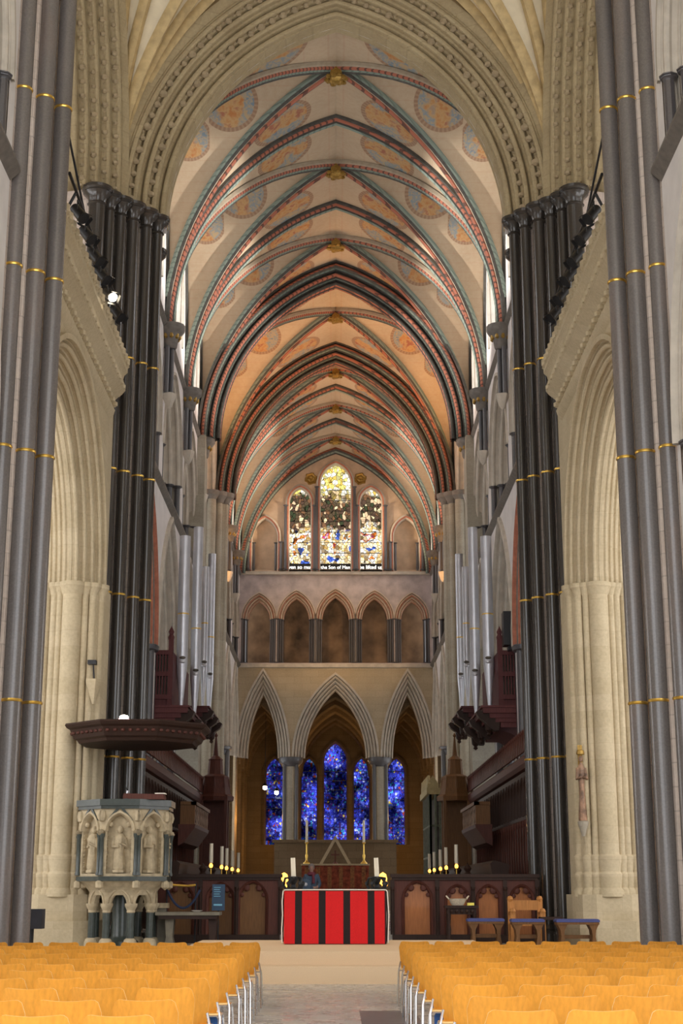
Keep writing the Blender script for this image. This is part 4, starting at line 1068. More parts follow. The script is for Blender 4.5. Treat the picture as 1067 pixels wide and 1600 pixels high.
for k in (4, 5, 6, 7, 0):
    nrm, tg = face(k)
    ap_ = CR * cos(pi / 8); hwid = CR * sin(pi / 8)
    F = lambda x, z, w: (px + nrm.x * (ap_ - w) + tg.x * x, py + nrm.y * (ap_ - w) + tg.y * x, z)
    b = MB(); arch_wall(b, F, -hwid, hwid, 1.74, 3.22, 0, 2.72, .27, .36, zb=1.80)
    arch_sweep(b, lambda x, z, w: F(x, 2.72 + z, w), .27, .36, [(.08, 0), (.07, -.04), (.03, -.05), (0, 0), (-.015, .05), (-.02, .17)], 10, stilt=.0)
    arch_sweep(b, lambda x, z, w: F(x - .0, 2.72 + z, w), .27, .36, [(0, .0), (0, .17)], 10, stilt=.92)
    for q in (-1, 1):   # cusps
        b.ball(F(q * .2, 2.86, .06), .06, 0, 8)
        for z in [1.86 + .085 * i for i in range(10)]: b.ball(F(q * .27, z, .05), .03, 0, 5)
        b.ball(F(q * hwid, 3.05, .02), .10, 0, 8, (1, 1, 1.5)); b.ball(F(q * hwid, 2.68, 0), .10, 0, 8, (1, 1, .8))
    b.ball(F(0, 3.13, .0), .05, 0, 6)
    p = b.build('niche_panel', 'pulpitstone', pul)
    b = MB()
    for q in (-1, 1): b.extrude([(q * .02, 3.2), (q * .09, 3.2), (q * .29, 2.95), (q * .25, 2.92)], lambda x, z, w: F(x, z, w), -.03, .03)
    b.build('gable_band', 'pulpitdark', p, smooth=False)
    for q in (-1, 1): b = MB(); b.lathe((*F(q * (hwid - .03), 0, -.02)[:2], 1.76), [(.055, 0), (.055, .05), (.042, .08), (.042, .80), (.06, .84), (.065, .9)], 10); b.build('colonnette', 'pulpitdark', p)
    # carved saint
    cx, cy, _ = F(0, 0, .10)
    b = MB()
    b.lathe((cx, cy, 1.82), [(.15, 0), (.15, .05), (.12, .07), (.135, .1), (.115, .35), (.10, .5), (.12, .62), (.135, .74), (.09, .82), (.045, .85)], 16, wob=lambda a, z: .09 * sin(7 * a + 6 * z))
    b.ball((cx, cy, 2.74), .068, 0, 10, (.9, .95, 1.2)); b.ball((cx - nrm.x * .02, cy - nrm.y * .02, 2.75), .078, 0, 10, (1, 1, 1.1))
    for q in (-1, 1):
        sh = Vector((cx + tg.x * q * .11, cy + tg.y * q * .11, 2.56)); el = Vector((cx + tg.x * q * .14 + nrm.x * .02, cy + tg.y * q * .14 + nrm.y * .02, 2.38)); ha = Vector((cx + tg.x * q * .03 + nrm.x * .13, cy + tg.y * q * .03 + nrm.y * .13, 2.42 + .04 * q))
        b.tube([sh, el, ha], [.05, .045, .03], 8); b.ball(ha, .035, 0, 6)
    b.build('carved_saint', 'pulpitstone', p)
# lower arcade
rl = .70
for k in range(8):
    a = pi / 8 + k * pi / 4; cx, cy = px + rl * cos(a), py + rl * sin(a)
    b = MB(); b.lathe((cx, cy, 0), [(.085, ZF1 + .2), (.085, .98)], 12)
    c = b.build('column', 'pulpitdark', pul)
    b = MB(); b.lathe((cx, cy, .96), [(.085, 0), (.10, .02), (.09, .05), (.13, .13), (.14, .15), (.14, .2)], 12); b.build('capital', 'pulpitstone', c)
    b = MB(); b.lathe((cx, cy, ZF1), [(.16, 0), (.16, .1), (.14, .13), (.13, .17), (.09, .2)], 12); b.build('base', 'pulpitstone', c)
    nrm, tg = face(k + 1); ap2 = rl * cos(pi / 8); hw2 = rl * sin(pi / 8)
    G = lambda x, z, w: (px + nrm.x * (ap2 + .06 - w) + tg.x * x, py + nrm.y * (ap2 + .06 - w) + tg.y * x, z)
    b = MB(); arch_wall(b, G, -hw2 - .03, hw2 + .03, 1.12, 1.5, 0, 1.14, .19, .27)
    arch_sweep(b, lambda x, z, w: G(x, 1.14 + z, w), .19, .27, [(.09, 0), (.08, -.04), (.05, -.04), (.03, 0), (0, .01), (-.02, .03), (-.03, .14)], 8)
    # flaring corbel to the ledge
    n2, t2_ = nrm, tg
    apL = (CR + .02) * cos(pi / 8); hwL = (CR + .02) * sin(pi / 8)
    prv = None
    for i in range(7):
        t = i / 6; ap_i = ap2 + .06 + (apL - ap2 - .06) * (1 - cos(t * pi / 2)); hw_i = hw2 + .03 + (hwL - hw2 - .03) * (1 - cos(t * pi / 2)); z = 1.34 + .32 * t
        q0 = (px + n2.x * ap_i - t2_.x * hw_i, py + n2.y * ap_i - t2_.y * hw_i, z); q1 = (px + n2.x * ap_i + t2_.x * hw_i, py + n2.y * ap_i + t2_.y * hw_i, z)
        if prv: b.quad(prv[0], prv[1], q1, q0)
        prv = (q0, q1)
    b.ball((px + apL * .98 * cos(a) / cos(pi / 8), py + apL * .98 * sin(a) / cos(pi / 8), 1.56), .10, 0, 7, (1, 1, 1.2))
    b.build('lower_arch', 'pulpitstone', pul)
b = MB(); b.lathe((px, py, ZF1), [(.36, 0), (.36, .12), (.26, .2), (.24, .25), (.24, 1.2)], 14); b.build('centre_column', 'pulpitdark', pul)
# things on the pulpit
r = thing('book_cushion', 'brown reading cushion lying on the pulpit rail', 'cushion', (px + .45, py - .75, 3.41))
b = MB(); b.extrude([(-.45, 3.412), (.45, 3.412), (.46, 3.46), (.44, 3.52), (-.44, 3.54), (-.46, 3.47)], lambda x, z, w: (px + .5 + x, py - .95 + w, z), 0, .45); b.build('cushion_body', 'redwood', r)
b = MB(); b.box(px + .75, px + .98, py - .93, py - .62, 3.53, 3.55); b.build('open_book', 'white', r, smooth=False)
r = thing('reading_lamp', 'slim pale reading lamp standing on the pulpit rail', 'lamp', (px + .12, py - .92, 3.41))
b = MB(); b.tube([(px + .12, py - .92, 3.41), (px + .14, py - .92, 3.6)], .022, 8); b.build('stem', 'tin', r)
b = MB(); b.tube([(px + .14, py - .92, 3.6), (px + .08, py - .92, 3.7)], .016, 6); b.lathe((px + .12, py - .92, 3.41), [(.06, 0), (.06, .015), (.01, .02)], 10); b.build('lamp_arm', 'black', r)
# sounding board over the pulpit
tx, ty = -4.55, 34.35
def oct2(rad): return [(tx + rad * cos(pi / 8 + k * pi / 4), ty + rad * sin(pi / 8 + k * pi / 4)) for k in range(8)]
r = thing('sounding_board', 'dark carved octagonal sounding board above the stone pulpit', 'canopy', (tx, ty, 4.75))
b = MB(); zs = [(1.40, 4.68), (1.44, 4.74), (1.52, 4.78), (1.62, 4.98), (1.70, 5.02), (1.74, 5.08), (1.72, 5.12), (.6, 5.2), (0, 5.22)]
b.lathe((tx, ty, 0), [(0, 4.72)] + zs, 8); b.v = [(tx + (x - tx) * cos(pi / 8) - (y - ty) * sin(pi / 8), ty + (x - tx) * sin(pi / 8) + (y - ty) * cos(pi / 8), z) for x, y, z in b.v]
b.build('board', 'darkwood', r, smooth=False)
b = MB()
for k in range(8):
    nrm, tg = face(k)
    for i in range(7):
        t = (i - 3) * .17; d = 1.58 * cos(pi / 8); b.ball((tx + nrm.x * d + tg.x * t, ty + nrm.y * d + tg.y * t, 4.90), .055, 0, 6, (1, 1, .8))
b.build('carved_frieze', 'redwood', r)
b = MB(); b.box(tx - .15, tx + .15, ty + 1.2, ty + 2.0, 4.8, 5.0); b.build('wall_bracket', 'darkwood', r, smooth=False)
r = thing('spot_lamp', 'small glowing red and white lamp on top of the sounding board', 'lamp', (-4.75, 33.2, 5.13))
b = MB(); b.lathe((-4.75, 33.2, 5.13), [(.12, 0), (.12, .04), (.04, .05)], 10); b.build('base', 'redled', r)
b = MB(); b.ball((-4.75, 33.2, 5.21), .075, 0, 8, (1.4, 1, .7)); b.build('bulb', 'lamp', r)
# stair rail and rope
r = thing('pulpit_rail', 'brass handrail with hanging blue rope beside the pulpit steps', 'handrail', (-3.6, 34.9, ZF1))
b = MB(); b.tube([(-3.85, 34.9, 1.62), (-3.72, 34.9, 1.56), (-3.4, 34.9, 1.54), (-3.2, 34.9, 1.56)], .025, 8); b.build('rail', 'gold', r)
b = MB(); pts = [(-3.85 + .75 * i / 14, 34.85, 1.45 - .4 * (1 - (2 * i / 14 - 1) ** 2)) for i in range(15)]; b.tube(pts, .028, 7); b.build('rope', 'rope', r)
b = MB(); b.tube([(-3.2, 34.9, ZF1), (-3.2, 34.9, 1.6)], .02, 8); b.tube([(-3.86, 34.9, ZF1), (-3.86, 34.9, 1.64)], .02, 8); b.lathe((-3.2, 34.9, ZF1), [(.12, 0), (.12, .03), (.02, .05)], 12); b.lathe((-3.86, 34.9, ZF1), [(.12, 0), (.12, .03), (.02, .05)], 12); b.build('post', 'iron', r)

# ------------------------------------------------------------------ left furniture
M['tablestone'] = plain('stone_table', (.16, .14, .10), .8, var=.2)
r = thing('side_table', 'long low grey table beside the pulpit, in front of the left screen', 'table', (-3.2, 34.4, ZF1))
b = MB(); b.box(-4.02, -2.58, 34.1, 34.8, .90, .97); b.build('tabletop', 'tablestone', r, smooth=False)
b = MB(); b.box(-3.95, -2.65, 34.15, 34.75, .82, .90); b.build('apron', 'darkwood', r, smooth=False)
for x in (-3.72, -2.75):
    b = MB(); b.extrude([(-.12, ZF1), (.12, ZF1), (.07, ZF1 + .2), (.1, .82), (-.1, .82), (-.07, ZF1 + .2)], lambda a, z, w: (x + a, 34.3 + w, z), 0, .35); b.build('leg', 'tablestone' if x < -3 else 'darkwood', r, smooth=False)
r = thing('dish', 'small pale dish lying on the long low table', 'dish', (-3.12, 34.4, .97))
b = MB(); b.lathe((-3.12, 34.4, .971), [(.06, 0), (.07, .005), (.13, .03), (.135, .035), (.06, .012), (0, .01)], 16); b.build('bowl', 'white', r)
r = thing('stone_block', 'small pale stone block between pulpit and low table', 'block', (-4.0, 34.75, ZF1))
b = MB(); b.box(-4.06, -3.86, 34.86, 35.06, ZF1, 1.05); b.build('shaft', 'tablestone', r, smooth=False)
b = MB(); b.box(-4.1, -3.82, 34.82, 35.1, 1.05, 1.16); b.build('cap', 'pulpitstone', r, smooth=False)
r = thing('speaker_box', 'dark square box on a post beside the nearest left pier', 'speaker', (-5.5, 27.4, 0))
b = MB(); b.box(-5.78, -5.22, 27.2, 27.5, .78, 1.12); b.build('cabinet', plain('dark_grey_box', (.035, .035, .045), .5), r, smooth=False)
b = MB(); b.tube([(-5.45, 27.4, ZF1), (-5.45, 27.4, .8)], .06, 10); b.lathe((-5.45, 27.4, ZF1), [(.2, 0), (.2, .03), (.06, .06)], 12); b.build('post', 'black', r)
ORG_ = None
r = thing('notice_board', 'dark blue notice board standing before the left screen', 'sign', (-2.72, 35.9, ZF1))
b = MB(); b.box(-2.90, -2.60, 35.85, 35.9, .98, 1.58); b.build('board', 'signblue', r, smooth=False)
b = MB(); b.box(-2.86, -2.66, 35.843, 35.85, 1.09, 1.13)
for k in range(5): b.box(-2.86, -2.70 - .02 * (k % 2), 35.843, 35.85, 1.50 - .05 * k, 1.515 - .05 * k)
b.build('text_lines', 'signpale', r, smooth=False)
b = MB(); b.tube([(-2.75, 35.9, ZF1), (-2.75, 35.9, 1.0)], .02, 8); b.lathe((-2.75, 35.9, ZF1), [(.16, 0), (.16, .02), (.02, .04)], 12); b.build('stand', 'black', r)

# ------------------------------------------------------------------ choir screens
YS = 36.5
def screen(x0, x1, cents, label, nmat):
    r = thing('choir_screen', label, 'screen', ((x0 + x1) / 2, YS, ZF1))
    P = lambda x, z, w: (x, YS + w, z)
    b = MB(); b.box(x0 - .05, x1 + .05, YS - .1, YS + .22, 1.74, 1.82); b.box(x0 - .02, x1 + .02, YS - .06, YS + .18, 1.68, 1.74); b.build('top_rail', 'darkwood', r, smooth=False)
    b = MB(); b.box(x0, x1, YS - .06, YS + .18, ZF1, ZF1 + .2); b.build('plinth', 'darkwood', r, smooth=False)
    eds = [x0] + [(a[0] + c[0]) / 2 for a, c in zip(cents, cents[1:])] + [x1]
    for (xc, a), e0, e1 in zip(cents, eds, eds[1:]):
        b = MB(); zs = 1.22; rr = min(.42, a * 1.25)
        arch_wall(b, P, e0, e1, ZF1 + .2, 1.68, xc, zs, a, rr)
        arch_sweep(b, lambda x, z, w: P(xc + x, zs + z, w), a, rr, [(.05, 0), (.04, -.03), (0, 0), (-.02, .02), (-.03, .10)], 10, stilt=zs - ZF1 - .2)
        for q in (-1, 1):
            for t in (.35, .75):
                x, z = arch_pt(a, rr, q * t, -.05); b.ball((xc + x, YS + .04, zs + z), .055 + .03 * (t < .5), 0, 8, (1, .5, 1))
        pnl = b.build('arch_panel', 'redwood', r)
        b = MB(); b.box(xc - a, xc + a, YS + .10, YS + .13, ZF1 + .2, 1.66); b.build('back_board', nmat, pnl, smooth=False)
    for e in eds:
        b = MB(); b.box(e - .05, e + .05, YS - .05, YS, ZF1 + .2, 1.68); b.lathe((e, YS - .06, ZF1 + .2), [(.04, 0), (.03, .05), (.03, 1.0), (.05, 1.05), (.05, 1.1)], 8); b.build('mullion', 'darkwood', r, smooth=False)
M['panellit'] = wood('oiled_panel_oak', (.32, .115, .035), .45, .1)
screen(1.37, 4.85, [(1.97, .33), (2.93, .26), (3.68, .26), (4.48, .26)], 'dark traceried oak screen right of the altar with four arched panels', 'panellit')
screen(-4.3, -1.32, [(-3.72, .3), (-2.75, .3), (-1.98, .33)], 'dark traceried oak screen left of the altar, behind the low table', 'benchwood')

# ------------------------------------------------------------------ right furniture
def bench(x, y, w, lab, m='benchwood'):
    r = thing('kneeling_bench', lab, 'bench', (x, y, ZF1), 'benches with blue seat pads right of the altar')
    b = MB(); b.box(x - w / 2, x + w / 2, y - .22, y + .22, .72, .77); b.build('seat_board', m, r, smooth=False)
    b = MB(); vs = [(-w / 2 - .01, .77), (w / 2 + .01, .77), (w / 2 + .015, .81), (w / 2 - .02, .835), (-w / 2 + .02, .835), (-w / 2 - .015, .81)]
    b.extrude(vs, lambda a, z, q: (x + a, y + q, z), -.23, .23); b.build('seat_pad', 'bluecush', r)
    for s in (-1, 1):
        b = MB(); xx = x + s * (w / 2 - .12)
        b.extrude([(-.12, ZF1), (.10, ZF1), (.06, ZF1 + .1), (.035, ZF1 + .25), (.05, .6), (.12, .72), (-.12, .72), (-.05, .6), (-.035, ZF1 + .25), (-.06, ZF1 + .1)], lambda a, z, q: (xx + a * s * .9, y + q, z), -.2, .2); b.build('leg', m, r, smooth=False)
    b = MB(); b.box(x - w / 2 + .12, x + w / 2 - .12, y - .03, y + .03, .42, .5); b.build('stretcher', m, r, smooth=False)
bench(3.36, 34.2, .80, 'oak bench with blue pad next to the basket table')
bench(4.22, 33.6, .70, 'oak bench with blue pad in front of the wooden armchair')
bench(5.28, 33.4, .92, 'oak bench with blue pad in front of the pale stone pier')
r = thing('armchair', 'orange oak armchair with carved post tops among the benches', 'chair', (4.3, 34.8, ZF1))
for s in (-1, 1):
    for yy, zt in ((34.55, .95), (35.0, 1.22)):
        b = MB(); xx = 4.36 + s * .34; b.box(xx - .06, xx + .06, yy - .04, yy + .04, ZF1, zt); b.ball((xx, yy, zt + .03), .075, 0, 8); b.build('leg', 'chairoak', r)
    b = MB(); xx = 4.36 + s * .34; b.box(xx - .05, xx + .05, 34.5, 35.0, .92, .97); b.build('arm', 'chairoak', r, smooth=False)
b = MB(); b.box(4.0, 4.72, 34.97, 35.03, 1.0, 1.22); b.build('backrest', 'chairoak', r, smooth=False)
b = MB(); b.box(4.0, 4.72, 34.55, 35.0, .66, .72); b.build('seat', 'chairoak', r, smooth=False)
r = thing('side_table', 'dark carved oak side table under the basket, before the right screen', 'table', (2.95, 35.6, ZF1))
b = MB(); b.box(2.55, 3.33, 35.35, 35.85, 1.04, 1.10); b.build('tabletop', 'darkwood', r, smooth=False)
b = MB(); b.box(2.6, 3.28, 35.4, 35.8, .9, 1.04)
for k in range(5): b.lathe((2.7 + k * .12, 35.39, .93), [(.03, 0), (.045, .04), (.03, .08)], 8)
b.build('apron', 'darkwood', r)
for x in (2.64, 3.24):
    for y in (35.42, 35.78):
        b = MB(); b.lathe((x, y, ZF1), [(.05, 0), (.05, .1), (.035, .15), (.05, .35), (.03, .45), (.045, .6), (.05, .7)], 10); b.build('leg', 'darkwood', r)
r = thing('basket', 'pale wicker basket on the dark oak side table', 'basket', (2.86, 35.6, 1.10))
b = MB(); b.lathe((2.86, 35.6, 1.101), [(.13, 0), (.16, .04), (.21, .15), (.225, .155), (.2, .15), (.15, .03), (0, .02)], 18, wob=lambda a, z: .03 * sin(12 * a)); b.build('bowl', 'basket', r)
b = MB()
for q in (-1, 1): b.tube([(2.86 + q * .2, 35.52, 1.24), (2.86 + q * .26, 35.6, 1.31), (2.86 + q * .2, 35.68, 1.24)], .018, 6)
b.build('handle', 'basket', r)
b = MB(); b.box(3.08, 3.24, 35.5, 35.6, 1.101, 1.16); tag(b.build('card_box', 'yellow', smooth=False), 'small yellow box beside the wicker basket', 'box')
r = thing('stool', 'dark four-legged stool partly behind the armchair and end bench', 'stool', (4.88, 34.5, ZF1))
b = MB(); b.box(4.62, 5.12, 34.3, 34.7, .80, .86); b.build('seat', 'darkwood', r, smooth=False)
for x in (4.68, 5.06):
    for y in (34.36, 34.64): b = MB(); b.box(x - .03, x + .03, y - .03, y + .03, ZF1, .8); b.build('leg', 'darkwood', r, smooth=False)
# painted statue on a bracket on the right strainer pier
r = thing('statue', 'small painted and gilded statue on a bracket on the pale right pier', 'statue', (5.62, 34.75, 3.0))
b = MB(); b.lathe((5.74, 34.78, 2.9), [(.04, -.25), (.08, -.1), (.12, .0), (.13, .08), (.1, .1)], 12); b.build('bracket', 'grey', r)
b = MB(); b.lathe((5.74, 34.78, 3.0), [(.09, 0), (.10, .05), (.07, .5), (.06, .8), (.08, 1.05), (.09, 1.2), (.04, 1.3), (.03, 1.34)], 14, wob=lambda a, z: .08 * sin(5 * a + 4 * z)); b.ball((5.74, 34.78, 4.42), .062, 0, 10, (.9, .9, 1.2))
for q in (-1, 1): b.tube([(5.74 + q * .075, 34.78, 4.2), (5.74 + q * .11, 34.72, 3.95), (5.74 + q * .03, 34.66, 4.0)], [.05, .04, .03], 8)
b.build('figure', 'painted', r)
b = MB(); b.lathe((5.74, 34.80, 4.52), [(.09, 0), (.1, .03), (.08, .1), (.02, .12)], 10); b.build('crown', 'gilt', r)
b = MB(); b.box(5.69, 5.79, 34.86, 34.9, 3.0, 4.75); b.build('back_board', 'gilt', r, smooth=False)

# ------------------------------------------------------------------ choir stalls
for s, nm in ((-1, 'left'), (1, 'right')):
    r = thing('choir_stalls', 'dark carved oak choir stalls with arcaded back along the %s side of the choir' % nm, 'stalls', (s * 4.8, 47, ZF2))
    b = MB(); b.box(*sorted((s * 4.5, s * 5.3)), 39.0, 56.0, ZF2, 1.5); b.box(*sorted((s * 3.6, s * 4.5)), 39.0, 56, ZF2, .95); b.build('platform', 'darkwood', r, smooth=False)
    # back panel
    b = MB(); b.box(*sorted((s * 5.2, s * 5.32)), 39, 57, 1.5, 3.3); b.build('back_panel', 'redwood', r, smooth=False)
    for k in range(30):
        y = 39.3 + k * .59
        b = MB(); b.lathe((s * 5.14, y, 1.5), [(.04, 0), (.03, .1), (.03, 1.6), (.06, 1.7), (.06, 1.78)], 8); b.build('panel_shaft', 'redwood', r)
    # arcaded upper stage
    b = MB()
    P = lambda a, z, w: (s * (5.12 + w), a, z)
    for k in range(24):
        y = 39.4 + k * .735
        arch_wall(b, P, y - .3675, y + .3675, 3.3, 4.55, y, 3.95, .26, .42, zb=3.38)
        arch_sweep(b, lambda x, z, w: P(y + x, 3.95 + z, w), .26, .42, [(.06, 0), (.04, -.04), (0, 0), (-.02, .1)], 6, stilt=.55)
    b.build('arcade_panel', 'darkwood', r)
    b = MB(); b.box(*sorted((s * 5.25, s * 5.3)), 39, 57, 3.3, 4.5); b.build('arcade_back', 'redwood', r, smooth=False)
    # canopy with cresting
    b = MB(); pr = [(5.3, 4.55), (5.05, 4.6), (4.98, 4.7), (4.95, 4.86), (5.0, 4.92), (5.3, 4.95)]
    b.extrude(pr, lambda a, z, w: (s * a, w, z), 39, 57); b.build('canopy', 'redwood', r, smooth=False)
    b = MB()
    for k in range(44):
        y = 39.2 + k * .405
        b.extrude([(-.15, 5.0), (.15, 5.0), (.12, 5.2), (0, 5.5), (-.12, 5.2)], lambda a, z, w: (s * (4.98 + w), y + a, z), 0, .06); b.lathe((s * 5.01, y, 5.45), [(.03, 0), (.05, .05), (.0, .18)], 6)
    b.build('cresting', 'redwood', r, smooth=False)
    # desks in front
    b = MB(); b.extrude([(3.35, ZF2), (3.55, ZF2), (3.75, 1.55), (3.35, 1.62), (3.2, 1.55)], lambda a, z, w: (s * a, w, z), 40.0, 56); b.build('desk', 'redwood', r, smooth=False)
    b = MB(); b.extrude([(4.2, .95), (4.4, .95), (4.55, 2.1), (4.15, 2.2), (4.05, 2.12)], lambda a, z, w: (s * a, w, z), 39.5, 56); b.build('rear_desk', 'darkwood', r, smooth=False)
    for y in (40.0, 43.2, 47.9, 51.8):
        b = MB(); b.box(*sorted((s * 3.2, s * 3.8)), y, y + .12, ZF2, 1.75); b.lathe((s * 3.5, y + .06, 1.75), [(.1, 0), (.13, .08), (.06, .16), (.11, .25), (.0, .4)], 8); b.build('bench_end', 'darkwood', r)
    # projecting balustraded box
    q = thing('gallery_box', 'projecting oak box with pale balusters above the %s stalls' % nm, 'gallery', (s * 4.5, 48.5, 3.3), 'projecting boxes above the stalls')
    b = MB(); b.extrude([(4.8, 2.75), (4.62, 2.85), (4.45, 3.1), (4.3, 3.3), (4.28, 3.4), (4.8, 3.4)], lambda a, z, w: (s * a, w, z), 46, 51); b.build('corbel', 'redwood', q, smooth=False)
    b = MB(); b.box(*sorted((s * 4.26, s * 4.42)), 45.95, 51.05, 3.98, 4.08); b.box(*sorted((s * 4.26, s * 4.75)), 45.95, 46.05, 3.98, 4.08); b.box(*sorted((s * 4.3, s * 4.75)), 46.0, 46.06, 3.4, 4.0); b.build('top_rail', 'benchwood', q, smooth=False)
    for k in range(9):
        b = MB(); b.lathe((s * 4.32, 46.2 + k * .56, 3.4), [(.03, 0), (.016, .08), (.028, .25), (.016, .42), (.03, .55), (.03, .6)], 8); b.build('baluster', 'balus', q)
    # bishop's style tall canopy spire at the far end
    q = thing('stall_canopy', 'tall pinnacled oak canopy at the far end of the %s stalls' % nm, 'canopy', (s * 4.5, 56.5, ZF2))
    b = MB(); cx, cy = s * 4.55, 56.6
    for dx in (-.45, .45):
        for dy in (-.45, .45): b.box(cx + dx - .06, cx + dx + .06, cy + dy - .06, cy + dy + .06, ZF2, 4.9)
    b.box(cx - .5, cx + .5, cy + .4, cy + .5, ZF2, 4.9); b.build('frame', 'benchwood' if s > 0 else 'redwood', q, smooth=False)
    b = MB(); b.lathe((cx, cy, 4.7), [(.7, 0), (.72, .15), (.6, .25), (.5, .8), (.52, .9), (.3, 1.0), (.26, 1.5), (.28, 1.55), (.1, 1.7), (.03, 2.4), (.07, 2.45), (0, 2.6)], 8)
    for k in range(8):
        a = k * pi / 4; b.lathe((cx + .5 * cos(a), cy + .5 * sin(a), 4.85), [(.07, 0), (.07, .4), (0, .8)], 6)
    b.build('spire', 'benchwood' if s > 0 else 'redwood', q, smooth=False)
    # candle lamps on the desks
    lamps = [(3.38, 42.2), (3.3, 45.0), (3.3, 47.5), (3.3, 50.5), (3.3, 53.0)] if s > 0 else [(3.38, 41.2), (3.3, 44.0), (3.3, 46.0), (3.3, 48.5), (3.3, 51.5)]
    for k, (x, y) in enumerate(lamps):
        q = thing('stall_lamp', 'lit amber candle lamp on the %s choir desk, %s from the crossing' % (nm, ORD[k]), 'lamp', (s * x, y, 1.62), 'candle lamps on the choir desks')
        b = MB(); b.lathe((s * x, y, 1.6), [(.07, 0), (.06, .03), (.02, .05), (.02, .42), (.05, .44)], 10); b.build('stand', 'gold', q)
        b = MB(); b.ball((s * x, y, 2.09), .052, 0, 8, (1, 1, 1.3)); b.build('bulb', 'amber', q)
        b = MB(); b.lathe((s * x, y, 2.16), [(.05, 0), (.055, .1), (.05, .52)], 12); b.build('glass_chimney', 'wax', q)
# altar-side lamps seen either side of the striped altar
for (x, y, lb) in ((-1.30, 38.6, 'behind the left altar candle'), (1.20, 38.2, 'behind the right altar candle')):
    q = thing('stall_lamp', 'glowing amber lamp ' + lb, 'lamp', (x, y, ZF2))
    b = MB(); b.lathe((x, y, ZF2), [(.16, 0), (.16, .04), (.03, .08), (.025, 1.15)], 10); b.build('stand', 'gold', q)
    b = MB(); b.ball((x, y, 1.72), .11, 0, 8, (1, 1, 1.5)); b.ball((x + .04, y - .05, 1.60), .09, 0, 8); b.build('bulb', 'amber', q)

# iron chantry cage right, stone canopy top
r = thing('chantry_cage', 'tall green-grey iron chantry cage with pale crested top behind the right stalls', 'chantry', (4.4, 61, ZF2))
b = MB()
for (x0, x1, y0, y1) in ((3.75, 3.75, 59, 63.5), (3.75, 5.6, 59, 59)):
    n = 10
    for k in range(n + 1):
        x, y = x0 + (x1 - x0) * k / n, y0 + (y1 - y0) * k / n; b.box(x - .04, x + .04, y - .04, y + .04, ZF2, 5.1)
    for z in (1.5, 2.7, 3.9): b.tube([(x0, y0, z), (x1, y1, z)], .05, 6)
b.build('bars', 'ironpaint', r, smooth=False)
b = MB(); b.box(3.95, 5.6, 59.3, 63.3, ZF2, 5.0); b.build('tomb_chamber', 'dark', r, smooth=False)
b = MB(); b.box(3.6, 5.7, 58.85, 63.7, 5.1, 5.35)
for k in range(8):
    y = 59.1 + k * .6; b.extrude([(-.25, 5.35), (.25, 5.35), (.25, 5.5), (.1, 5.7), (0, 5.85), (-.1, 5.7), (-.25, 5.5)], lambda a, z, w: (3.65 + w, y + a, z), 0, .1)
for k in range(4):
    x = 3.85 + k * .5; b.extrude([(-.22, 5.35), (.22, 5.35), (.22, 5.5), (0, 5.85), (-.22, 5.5)], lambda a, z, w: (x + a, 58.9 + w, z), 0, .1)
b.build('crested_cornice', plain('gilded_stone_cornice', (.34, .27, .13), .8, var=.2), r, smooth=False)

